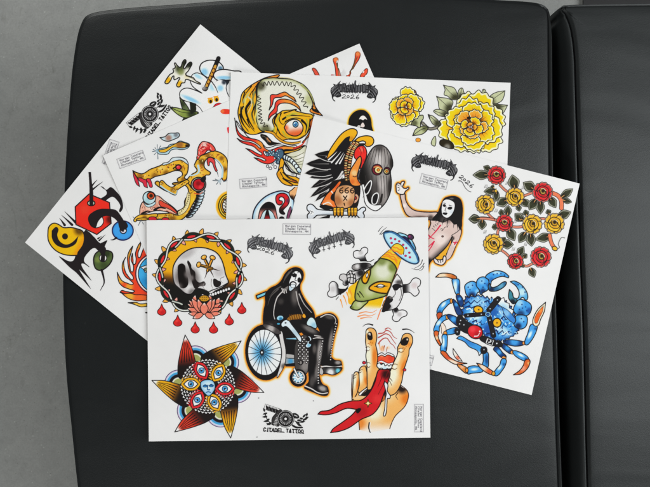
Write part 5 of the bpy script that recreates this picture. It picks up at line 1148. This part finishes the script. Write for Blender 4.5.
# ---------------------------------------------------------------- drawings on the sheet with the bony dragon
def art_jaw():
    A = Art('bony_dragon_drawing', 131, 130, 240, 232)
    Y, D, B = 'eab636', '6e4a16', 'b9d8e0'
    fx = lambda *p: [('s', x, y, r, '8a5a18', .8) for x, y, r in p]
    A.fr(155, 125)
    A.f('40,102* 80,95 110,70 160,66 192,66 194,95 150,118 110,132 70,125', 'c5dbe0', [('s', 110, 105, 40, 'a8705a', .8), ('s', 170, 80, 30, '6a6a70', .7)], ol=.6)
    A.f('20,205 50,190 100,180 120,160 170,150 200,130 240,140 280,160 260,190 210,200 170,195 130,205 105,235 60,238 25,232', B, ol=.6, oc='3a4a50'); A.f('30,205 80,195 110,180 150,160 200,138 240,146 276,164 250,182 200,186 150,180 110,205 80,222 40,220', Y, [('s', 200, 160, 50, '8a5030', .7), ('s', 260, 170, 24, '2a1c12')], ol=.5)
    A.ss('-20,215 25,210|0,185 15,205|18,160 20,200|-5,240 15,220|24,275 22,225|45,170 28,200|-15,198 10,210', '5a6a74', .6, .3); A.spot(18, 210, 20, 'a8c8d4', .8)
    # long upper jaw
    A.f('-180,370* -150,385 -100,395 -40,360 0,345 40,330 80,310 110,300 150,270 210,262 255,285 270,330 262,390 240,430 280,440 300,430 250,480 200,470 180,440 220,410 215,380 170,370 120,385 80,400 40,410 0,420 -40,440 -90,445 -140,430', Y,
        fx((200, 360, 40), (90, 390, 40), (0, 420, 50), (-120, 420, 40), (230, 440, 30)) + [('s', 60, 350, 40, 'f0cc6a', .7), ('e', .8, '7a4a14', .6)], ol=.7); A.speck(46, ('5a3a12', '8a5a1c', 'f6dc8a', 'b9542a'), 3)
    A.f('60,320 110,300 140,268 200,262 250,280 270,320 250,310 210,285 150,295 110,315', 'cfdde0', ol=.5); A.ell(190, 343, 22, 20, 'e2303e', [('s', 185, 338, 10, 'f07a80')], ol=.9); A.s_('150,352 168,335', INK, 1.6, .5)
    A.f('-180,372* -165,400 -140,440 -125,500* -150,480 -170,430', 'd9364a', ol=.5); A.f('-135,430 -90,440 -70,450 -60,510* -85,500 -100,470 -125,455', 'd9364a', ol=.5); A.f('-70,440 -40,440 -20,500 -40,505 -55,470', 'd9364a', ol=.5)
    for x, y in ((60, 360), (110, 345), (150, 320), (20, 380), (220, 300), (-50, 410), (240, 350)): A.spot(x, y, 9, '6e4a16')
    # neck with red wound and gem
    A.f('350,265 380,245 400,240 430,225 480,210 540,230 580,270 592,330 585,420 570,450 545,440 550,380 535,330 500,285 455,262 420,275 400,310 405,350 450,385 440,405 410,410 400,470 330,500 250,470 270,430 300,400 340,370 320,330 330,300', Y, fx((430, 250, 40), (400, 320, 40), (560, 360, 40), (540, 270, 30)) + [('s', 380, 300, 40, '3a2a14', .7), ('s', 360, 390, 50, 'f0cc6a', .6), ('e', .8, '7a4a14', .6)], ol=.7); A.speck(50, ('5a3a12', '8a5a1c', 'f6dc8a', 'b9542a'), 4)
    A.s_('545,420 548,350 520,300 490,275', B, 2.0, .8); A.s_('350,330 355,380 320,405 280,410', B, 2.2, 1.0)
    A.f('345,240 352,180 385,135 420,138 460,155 490,200 470,215 430,205 400,235 370,250 350,280 338,270', 'e8564a', [('s', 400, 160, 40, 'f3d0c4', .9), ('s', 430, 195, 30, 'c9242a', .8)], ol=.65); A.speck(26, ('b81f28', 'f3d0c4', '7a1418'), 8); A.ss('370,190 400,175 420,195|385,215 410,200 440,205|420,160 445,175', 'b81f28', 1.2, .5)
    A.f('425,275 460,265 485,290 490,330 505,370 495,378 480,350 465,310 445,300 440,330 428,325', 'e04a48', ol=.55)
    A.ss('505,385 515,420|470,450 530,455|500,480 520,450|540,430 525,455|555,460 590,450|530,480 525,455|490,440 520,452', '5a646c', .7, .3); A.spot(525, 455, 26, 'b9c9d0', .8)
    # lower neck, spines, belly
    A.fr(160, 165)
    A.f('-40,150 -20,130 20,160 60,180 100,190 120,170 100,150 150,140 195,130 230,150 260,190 300,200 330,190 300,260 260,330 230,390 180,440 120,455 60,450 0,440 -60,445 -160,450 -200,440 -150,420 -60,400 0,395 80,390 150,370 195,340 200,290 230,230 220,180 180,160 130,180 115,220 60,215 10,190', Y, fx((130, 170, 40), (220, 300, 30), (100, 440, 50), (-80, 430, 50)) + [('s', 260, 290, 50, 'f2c62a', .8), ('s', 160, 430, 40, 'f2c62a', .7), ('e', .8, '7a4a14', .6)], ol=.7); A.speck(60, ('5a3a12', '8a5a1c', 'f6dc8a', 'b9542a'), 5)
    A.f('195,340 215,260 235,220 245,260 235,330 200,385 150,410 120,400 150,375', 'e9dca4', ol=.3)
    for i in range(12):
        u = i / 11; A.spot(236 - 90 * u * u, 230 + 175 * u, 8, '4a3a14')
    for i in range(9):
        u = i / 8; x, y = 300 - 85 * u * u, 225 + 190 * u
        A.f([(x, y - 8), (x + 62 - 10 * u, y - 22 + 14 * u), (x + 48 - 8 * u, y + 6), (x + 2, y + 12)], 'c9dde4', [('s', x + 8, y, 24, '3a4048')], ol=.6); A.s_([(x + 4, y), (x + 34, y - 6)], INK, 1.1, .3)
    A.ell(312, 158, 60, 58, 'c8b8aa', ol=.8); A.ell(314, 158, 47, 46, 'c8202a', [('s', 310, 150, 30, '7a1018', .7), ('s', 330, 180, 26, 'e84a4a', .8)], ol=.8); A.f('330,120 360,90 372,110 352,140', INK, ol=.4)
    A.ss('280,230 320,235 350,215', 'e06a30', 1.4, .5)
    A.fr(120, 165)
    # severed lower jaw and eyeball
    A.f('320,150 340,125 380,160 420,180 460,160 540,120 560,140 470,200 455,240 430,240 380,210 330,180', Y, fx((430, 200, 34), (340, 150, 20)), ol=.65); A.speck(20, ('5a3a12', '8a5a1c', 'f6dc8a'), 6); A.s_('330,170 380,205 430,232 455,236 465,205', B, 1.5, .6)
    A.f('160,390 165,340 185,300 230,290 300,250 360,290 440,350 470,395 440,400 380,380 300,370 220,390 170,410', 'eab49c', [('s', 240, 330, 50, 'f4d8c8'), ('s', 300, 340, 40, 'd98a70', .7)], ol=.65); A.speck(30, ('c9604a', 'f6dcd0', '8a3a2a'), 7)
    A.f('320,290 360,305 420,340 455,375 462,395 420,370 370,345 330,335', 'e0503a', ol=.5); A.ss('180,395 220,375 245,378', INK, 2.4, 1.0); A.ss('280,365 320,345 370,355', INK, 2.6, .8); A.ss('200,340 205,370|240,330 260,360 255,320|180,350 190,330', '9a5a48', .6, .3)
    A.ell(238, 266, 52, 52, 'c5dfe2', [('s', 220, 295, 40, 'a5cdd2', .9)], ol=.7); A.ell(250, 250, 30, 29, 'd8572c', ol=.7); A.ell(252, 250, 13, 13, '3a2a14', ol=.3); A.f('190,300 215,322 260,312 290,300 270,330 220,340', 'c5dfe2', ol=.4)
    A.f('120,430 160,405 230,400 300,395 300,420 240,430 170,430 135,440 130,460 112,455', Y, fx((200, 425, 30)), ol=.6); A.f('235,425 290,425 295,455 240,450', 'd9303e', ol=.5); A.f('345,430 390,430 395,455 345,455', 'd9303e', ol=.5)
    A.ss('105,420 125,440|160,470 175,440|150,490 165,450|190,480 172,450', '5a646c', .5, .3)
    return A

def art_ring():
    A = Art('gold_ring_drawing', 214, 188, 240, 226)
    A.fr(160, 165)
    A.ell(570, 332, 112, 118, 'f0b21c', ol=0); A.ell(570, 332, 94, 100, 'f3cf4a', ol=.8, oc='3a3a14'); A.ell(570, 332, 78, 84, 'e2a41c', ol=.6); A.ell(570, 330, 64, 68, 'e9e5dc', ol=.7)
    for i in range(9): A.s_([(518 + (i % 2) * 14, 278 + i * 13), (540, 284 + i * 13)], '3a342a', .8)
    A.glow('f3b93a', 'f6d67a', 1.6)
    return A

def art_feet():
    A = Art('raw_legs_drawing', 306, 50, 378, 90)
    A.fr(290, 30, 100)
    for q, c in (('145,250 165,252 190,295 170,300 152,270', 'e05a44'), ('280,190 300,180 312,188 308,220 318,260 330,310 302,310 292,240', 'ea5236'), ('425,150 440,142 455,155 450,185 425,225 400,270 380,310 360,310 395,260 415,215 422,180', 'ea5236'), ('455,300 475,270 495,250 505,258 498,285 470,310', 'ea5a3c')):
        A.f(q, c, [('e', .8, 'c93a2c', .4)], ol=.5, oc='4a2a1c')
    A.spot(298, 192, 22, 'f08a4a'); A.spot(440, 155, 24, 'f08a4a'); A.ss('300,205 312,260 318,300|436,175 410,240 380,295', '4f5a2c', .6, .4); A.spot(340, 280, 40, 'c9c7c6', .5); A.ss('270,292 290,292', 'b04a4a', .8, .3)
    return A

def art_small_marks_dragon():
    out = []
    A = Art('address_stamp', 114, 148, 149, 171); stamp(A, 131.2, 159.4, -19.6, 27.5, 10); out.append(A)
    A = Art('red_brush_mark', 216, 104, 231, 138)
    A.fr(170, 70)
    A.f('410,330 430,318 480,320 500,335 490,355 440,358 415,348', 'e8402a', [('s', 425, 335, 24, 'f08a4a', .8)], ol=0); A.f('462,470 478,465 480,510 470,512', 'e8404a', ol=0); out.append(A)
    A = Art('orange_brush_mark', 126, 138, 138, 146); A.fr(100, 130); A.f('228,105 255,92 290,82 270,100 240,112', 'f0b070', [('s', 240, 105, 18, 'f0c83a', .8)], ol=0); out.append(A)
    return out

# ---------------------------------------------------------------- drawings on the lowest sheet
def art_abstract():
    A = Art('linked_shapes_drawing', 45, 172, 138, 292)
    K = '262022'
    A.fr(40, 230)
    A.f('370,0* 330,60 360,90 300,180 260,255 155,215* 240,300 300,350 410,475* 330,345 318,318 415,408* 345,310 340,270 400,300* 355,245 400,170 440,145 470,165 490,200 530,200 520,150 545,85* 495,110 440,60 400,20', K, ol=.3)
    A.ss('480,85 530,38|500,110 545,82|470,70 500,50', K, 1.6, .2)
    A.f('65,10 75,-30 110,-55 150,-45 190,-20 250,-20 300,-10 345,10 360,60 350,120 310,180 300,205 200,200 120,160 70,90', 'f4bd10', [('s', 320, 0, 70, '6a4a14', .95), ('l', 250, 190, 290, 210, 'e88a14', .6)], ol=.8, oc=K)
    A.f('95,5* 130,-25 150,-5 140,40 160,90 210,118 260,100 312,48* 290,110 240,140 190,145 130,120 98,70', K, ol=0); A.ell(203, 52, 24, 25, K, ol=0)
    A.ss('175,-30 130,-95|200,-20 140,-110|245,-30 160,-140', K, .2, 3.0) if False else A.ss('200,-40 175,-75 158,-95|260,-42 215,-85 175,-120|290,-60 240,-110 200,-150', K, 2.6, .3)
    A.f('435,250 445,200 480,170 530,165 580,180 590,220 570,270 530,310 490,328 450,310', '55683a', [('s', 470, 240, 40, '8a9a4c', .7), ('s', 540, 190, 50, '2c3620', .8), ('s', 520, 290, 50, '3c4a28', .7)], ol=.9, oc=K)
    A.ell(511, 228, 30, 30, 'eceae6', ol=.6); A.f('470,140 530,140 528,200 525,250 510,262 492,250 495,200', K, ol=0)
    A.s_('500,325 515,380 520,430 500,470 490,490', K, 2.4, .5)
    A.fr(70, 180)
    A.f('245,155* 300,110 270,60 250,52* 295,80 330,60 370,90 410,140 428,200 425,235 402,258 410,210 380,160 345,135 310,150 280,170', K, ol=.3)
    A.f('155,113* 320,183* 334,352* 218,442* 48,362* 42,218*', 'ee3526', [('s', 330, 320, 60, '5c1a14', .95), ('s', 60, 370, 40, 'b3281c', .6), ('s', 120, 240, 60, 'f44a34', .6)], ol=.8, oc=K)
    A.f('150,320 160,285 200,260 240,265 262,300 272,340 250,375 205,388 170,370', 'efede9', ol=.6)
    A.ell(172, 188, 30, 21, 'bfc7b4', ol=.8); A.f('152,-60* 165,100 170,200* 185,200 186,100 175,20', K, ol=.4); A.ss('160,-70 168,40 172,195', K, 2.4, 3.4); A.ss('176,50 200,20 220,0|180,80 230,40 265,15', K, 1.8, .3)
    A.f('150,330 165,280 230,240 300,235 370,245 410,290 440,340 460,395 420,400 395,350 360,310 310,290 260,300 225,340 205,385 175,370', K, ol=.3)
    A.ell(428, 410, 85, 78, '46a4ea', [('e', 1.2, '2c74b4', .8)], ol=.9, oc='2a2a5a'); A.ell(432, 408, 26, 26, 'd9d2e2', ol=.7); A.f('395,330 440,330 470,370 455,400 430,420 405,400', K, ol=0); A.spot(445, 410, 12, 'ffffff')
    A.s_('375,470 350,485 330,486', K, 2.2, .4)
    return A

def art_flame_orb():
    A = Art('flaming_orb_drawing', 115, 236, 200, 326)
    O = 'ec6a30'
    A.fr(80, 230)
    A.f('540,155* 520,135* 500,190 480,225 470,190 490,130 494,95* 470,130 450,190 455,240 440,280 430,240 425,190* 415,240 435,300 420,340 405,290 400,240 415,180 428,130* 400,170 385,220 390,280 400,330 430,400 380,360 360,310 355,260 370,222* 345,270 345,330 370,380 410,410 430,440 380,430 340,410 315,370 302,342* 315,420 350,460 400,480 440,500 380,500 340,490 325,505* 370,530 420,540 520,540 700,560 700,200', 'ea4a2a',
        [('s', 480, 130, 50, 'd9a03a', .9), ('s', 400, 190, 70, 'c9a03a', .9), ('s', 350, 280, 60, 'e8b03a', .9), ('s', 330, 400, 60, 'eab83a', .9), ('s', 425, 140, 30, '7a5a3a', .8), ('s', 365, 230, 24, '6a4a3a', .8), ('s', 306, 350, 24, '4a3434', .9), ('s', 395, 320, 40, 'f0a83a', .7), ('s', 400, 460, 50, 'f0c83a', .7)], ol=.65)
    A.fr(100, 270)
    A.f('380,205* 330,200 290,200 250,190 200,190 170,180* 200,210 240,235 300,250 380,245*', O, [('s', 240, 210, 60, 'eab83a', .9), ('s', 180, 190, 26, '4a3a3c')], ol=.6)
    A.f('380,270* 330,275 290,262 228,265* 280,280 330,298 380,295*', 'e8b83a', [('s', 250, 268, 40, '4a3a3c', .9)], ol=.6); A.f('365,345 385,342 385,352', INK, ol=0)
    A.fr(80, 230)
    A.ell(640, 355, 188, 175, 'f0eeea', ol=.9, oc='5a2a3a'); A.ell(645, 355, 172, 160, '44aee2', [('s', 520, 420, 60, '2c8cc8', .6)], ol=.6)
    A.f('488,300* 510,295 540,285 600,280 640,340 560,335 530,345 515,320', 'e9ecec', ol=.5); A.f('520,315 545,310 560,340 535,335', '8a9a7a', ol=.4)
    return A

def art_glove():
    A = Art('drawing_hand_drawing', 158, 50, 242, 132)
    BL = '8cc8e6'
    A.fr(155, 50)
    A.f('200,380 230,400 280,500 300,480 330,450 320,520 260,530', '2c3020', ol=0)
    A.f('200,385* 235,420 270,470 290,520 260,540 220,470', '62704a', [('s', 220, 440, 40, '2e3622', .8)], ol=.6)
    A.f('222,572* 250,530 320,505 352,507 330,530 280,550', '2e3622', ol=.5)
    A.f('122,467* 170,468 235,484 300,498 348,510 300,542 240,550 180,520', '8a9a4a', [('s', 300, 520, 60, '2e3622', .9), ('s', 185, 490, 50, 'b0bc6c', .8)], ol=.6); A.s_('130,470 220,505 330,515', '2e3622', .6, .3)
    A.f('300,330 335,440 300,520 285,470', '20241a', ol=0)
    W = 'f1f3f3'
    A.f('300,195 340,186 400,205 450,260 500,340 560,330 640,420 620,560 380,560 350,450 300,425 240,410 205,385 200,350 225,320 270,310 330,330 380,350 310,300 290,255', W, [('s', 350, 215, 60, 'a9d8ee', .9, 24, 30), ('s', 290, 400, 120, BL, .9, 26, 24), ('s', 470, 300, 50, 'a9d8ee', .8), ('s', 540, 290, 70, BL, .9, 90, 0), ('s', 450, 380, 50, W, .9)], ol=0)
    A.ss('380,350 310,300 288,255 300,205 340,186 390,205 430,240|380,350 330,328 270,310 225,318 200,350 208,390 250,415 310,432 360,465 390,510|455,250 490,300 510,345|600,380 580,330 570,260', INK, .8, .5)
    A.f('365,165 370,120 410,90 470,84 520,100 555,150 520,200 440,225 395,205', W, [('s', 400, 180, 50, BL, .9), ('s', 530, 150, 30, '3a6a8a', .8)], ol=.8)
    A.f('475,200 500,170 560,158 640,170 700,180 700,250 600,245 520,250 485,230', W, [('s', 560, 225, 100, BL, .9, 24, 0)], ol=.8); A.f('500,250 600,250 580,300 590,360 560,270', '262c34', ol=0)
    A.f('500,255 570,258 575,320 600,380 640,400 560,400 510,340', W, [('s', 530, 310, 40, BL, .8), ('s', 560, 262, 30, '2a3440', .9)], ol=0)
    A.s_('515,68 460,200 408,318', INK, 4.4); A.s_('490,130 415,300', 'd9a03a', 2.4); A.ss('478,150 490,160|466,180 478,192|452,210 464,222|438,240 450,252|426,270 438,282', '5a2a14', 1.0); A.f('385,310 410,300 430,312 410,330 390,326', '6a625c', ol=.5); A.spot(390, 300, 34, 'cfccca', .6)
    for x, y, a in ((450, 412, 20), (498, 398, -15)): A.ell(x, y, 22, 25, 'f0b42a', ang=a, ol=0); A.ell(x + 2, y + 6, 11, 14, '2a1c10', ol=0); A.ss('%d,%d %d,%d' % (x - 20, y - 18, x + 16, y - 26), 'e89a2a', .9, .4)
    A.f('465,472* 490,440 520,430 542,440 510,450 480,462', 'd9263a', ol=.3)
    A.f('145,155* 165,140 160,105 180,125 205,140 225,95 245,78 252,100 235,150 265,115 290,98 300,115 270,170 250,200 310,225 330,250 370,275 340,270 280,245 250,240 240,265 215,270 205,295 185,300 175,285 190,250 200,225 175,235 155,240 150,210 125,250 105,272 82,270 85,250 120,200 150,180', 'eceadc',
        [('s', 250, 110, 60, '24281a'), ('s', 200, 150, 60, '3e4624', .9), ('s', 285, 120, 40, '24281a'), ('s', 210, 180, 40, '8a9450', .7), ('s', 105, 245, 44, 'f0b41a'), ('s', 200, 275, 40, 'f0b41a'), ('s', 260, 215, 40, 'e9dcb0', .7)], ol=.75)
    A.s_('250,210 300,230 360,272', '6a6240', .6, .3)
    return A

def art_small_marks_low():
    out = []
    A = Art('parlour_mark', 124, 88, 178, 140); shop_mark(A, 149.9, 114.1, -53.5); out.append(A)
    A = Art('address_stamp', 98, 138, 124, 166); stamp(A, 110.6, 152.6, 108, 25, 10); out.append(A)
    return out

ARTS_PEONY = [art_flayed_head, art_hooded, art_peonies, art_question, art_small_marks_peony]
ARTS_DRAGON = [art_jaw, art_ring, art_feet, art_small_marks_dragon]
ARTS_LOW = [art_abstract, art_flame_orb, art_glove, art_small_marks_low]
# ---------------------------------------------------------------- the sheets: 11 x 14 inch card, lowest first
def lin(c): c = np.clip(c, 0, 1); return np.where(c <= 0.04045, c / 12.92, ((c + 0.055) / 1.055) ** 2.4)
PAPER_LIN = lin(np.array(PAPER))

def quad_depth(Q, u, v):
    """distance inside a four-cornered outline (negative outside), in drawing units"""
    Q = np.array(Q, float); d = np.full(np.shape(u), 1e9); c = Q.mean(0)
    for i in range(4):
        a, b = Q[i], Q[(i + 1) % 4]; e = (b - a) / np.hypot(*(b - a)); nn = np.array([-e[1], e[0]])
        if (c - a) @ nn < 0: nn = -nn
        d = np.minimum(d, (u - a[0]) * nn[0] + (v - a[1]) * nn[1])
    return d

SHEETS = [
 dict(q=[(200.4, 24.4), (372.6, 162.9), (197.2, 381), (25, 242.5)], z=0.0006, lifts=[(25, 242.5, 70, 0.007), (200.4, 24.4, 60, 0.004)], arts='ARTS_LOW',
      label='white flash sheet lowest in the pile, with linked red, yellow and blue shapes'),
 dict(q=[(103, 155.5), (359.4, 43.6), (447.4, 245.2), (191, 357)], z=0.0013, lifts=[(359.4, 43.6, 34, 0.004), (103, 155.5, 60, 0.003)], arts='ARTS_DRAGON',
      label='white flash sheet with a yellow bony dragon and severed jaw, second from the bottom'),
 dict(q=[(231, 72.0), (510.6, 82.8), (501.9, 304.6), (223.5, 294)], z=0.0020, lifts=[(510.6, 82.8, 70, 0.005), (231, 72, 40, 0.0025)], arts='ARTS_PEONY',
      label='white flash sheet with a flayed yellow head and yellow peonies'),
 dict(q=[(313.8, 116.2), (579.7, 183.6), (531.6, 395.0), (265.8, 327.7)], z=0.0027, lifts=[(579.7, 183.6, 90, 0.008), (531.6, 395, 80, 0.005), (313.8, 116.2, 60, 0.003)], arts='ARTS_CRAB',
      label='white flash sheet with a blue crab, red and yellow roses and a vulture'),
 dict(q=[(146.5, 220.3), (428.0, 217.3), (430.4, 437.6), (148.8, 441.4)], z=0.0048, lifts=[(430.4, 437.6, 90, 0.004), (148.8, 441.4, 90, 0.004), (146.5, 220, 60, 0.002), (428, 217, 50, 0.002), (335, 275, 110, 0.002)], arts='ARTS_FRONT',
      label='white flash sheet topmost in the pile, with a thorn-wreathed skull and wheelchair figure'),
]
def sheet_z(S, u, v):
    z = ZT + S['z'] + 0.0014 * (np.sin(u * .034 + v * .017 + .6) + 1) + 0.0010 * (np.sin(v * .041 - u * .012) + 1)
    for a, b, r, h in S['lifts']:
        t = np.clip(1 - np.hypot(u - a, v - b) / r, 0, 1); z = z + h * t * t * (3 - 2 * t)
    return z

def make_sheet(S):
    nx, ny, th = 56, 44, 0.0004
    Q = np.array(S['q'], float); V = []; F = []
    c = Q.mean(0); loc = P3(c[0], c[1], ZT)
    for k in (0, 1):
        for j in range(ny + 1):
            for i in range(nx + 1):
                s, t = i / nx, j / ny
                u, v = (Q[0] * (1 - s) + Q[1] * s) * (1 - t) + (Q[3] * (1 - s) + Q[2] * s) * t
                z = float(sheet_z(S, u, v)); p = P3(u, v, z)
                V.append((p[0] - loc[0], p[1] - loc[1], z - th * k - loc[2]))
    o = (nx + 1) * (ny + 1); ix = lambda i, j: j * (nx + 1) + i
    for j in range(ny):
        for i in range(nx):
            F.append((ix(i, j + 1), ix(i + 1, j + 1), ix(i + 1, j), ix(i, j))); F.append((o + ix(i, j), o + ix(i + 1, j), o + ix(i + 1, j + 1), o + ix(i, j + 1)))
    edge = [(i, 0) for i in range(nx)] + [(nx, j) for j in range(ny)] + [(i, ny) for i in range(nx, 0, -1)] + [(0, j) for j in range(ny, 0, -1)]
    for a, b in zip(edge, edge[1:] + edge[:1]): F.append((ix(*a), ix(*b), o + ix(*b), o + ix(*a)))
    ob = mesh_obj('flash_sheet', V, F, M_PAPER, smooth=False); ob.location = loc
    return tag(ob, S['label'], 'art print', 'tattoo flash sheets')

def lay_art(A, S, above, root):
    """turn a finished drawing into a printed layer on its sheet"""
    m = blur((A.cov > 0.003) * 1.0, 1) > 0.001
    jj, ii = np.mgrid[0:A.H, 0:A.W]; u = A.x0 + ii / RES; v = A.y0 + jj / RES
    ok = quad_depth(S['q'], u, v) > 0.35
    for T in above: ok &= quad_depth(T['q'], u, v) < 10
    cell = (m[:-1, :-1] | m[1:, :-1] | m[:-1, 1:] | m[1:, 1:]) & ok[:-1, :-1] & ok[1:, :-1] & ok[:-1, 1:] & ok[1:, 1:]
    if not cell.any(): return
    cj, ci = np.nonzero(cell); W = A.W
    quads = np.stack([(cj + 1) * W + ci, (cj + 1) * W + ci + 1, cj * W + ci + 1, cj * W + ci], 1)
    used, inv = np.unique(quads.ravel(), return_inverse=True)
    uu, vv = u.ravel()[used], v.ravel()[used]
    z = sheet_z(S, uu, vv) + 0.00006; s = KX * (CAMH - (z - ZT)) / CAMH
    co = np.stack([(uu - UC) * s - root.location.x, (VC - vv) * s - root.location.y, z - root.location.z], 1)
    me = bpy.data.meshes.new(A.name); nq = len(quads)
    me.vertices.add(len(used)); me.vertices.foreach_set('co', co.astype(np.float32).ravel())
    me.loops.add(nq * 4); me.loops.foreach_set('vertex_index', inv.astype(np.int32).ravel())
    me.polygons.add(nq); me.polygons.foreach_set('loop_start', np.arange(0, nq * 4, 4, dtype=np.int32)); me.polygons.foreach_set('loop_total', np.full(nq, 4, np.int32))
    me.update(calc_edges=True)
    col = np.clip(lin(A.img.reshape(-1, 3)[used]) / PAPER_LIN, 0, 1.06); col = np.where(col < 1, col ** 1.07, col)
    rgba = np.concatenate([col, np.clip(A.cov.ravel()[used], 0, 1)[:, None]], 1)
    at = me.color_attributes.new('ink', 'FLOAT_COLOR', 'POINT'); at.data.foreach_set('color', rgba.astype(np.float32).ravel())
    me.materials.append(M_INK)
    ob = bpy.data.objects.new(A.name, me); C.objects.link(ob); ob.parent = root

for k, S in enumerate(SHEETS):
    root = make_sheet(S)
    for fn in globals()[S['arts']]:
        r = fn()
        for A in (r if isinstance(r, list) else [r]): lay_art(A, S, SHEETS[k + 1:], root)
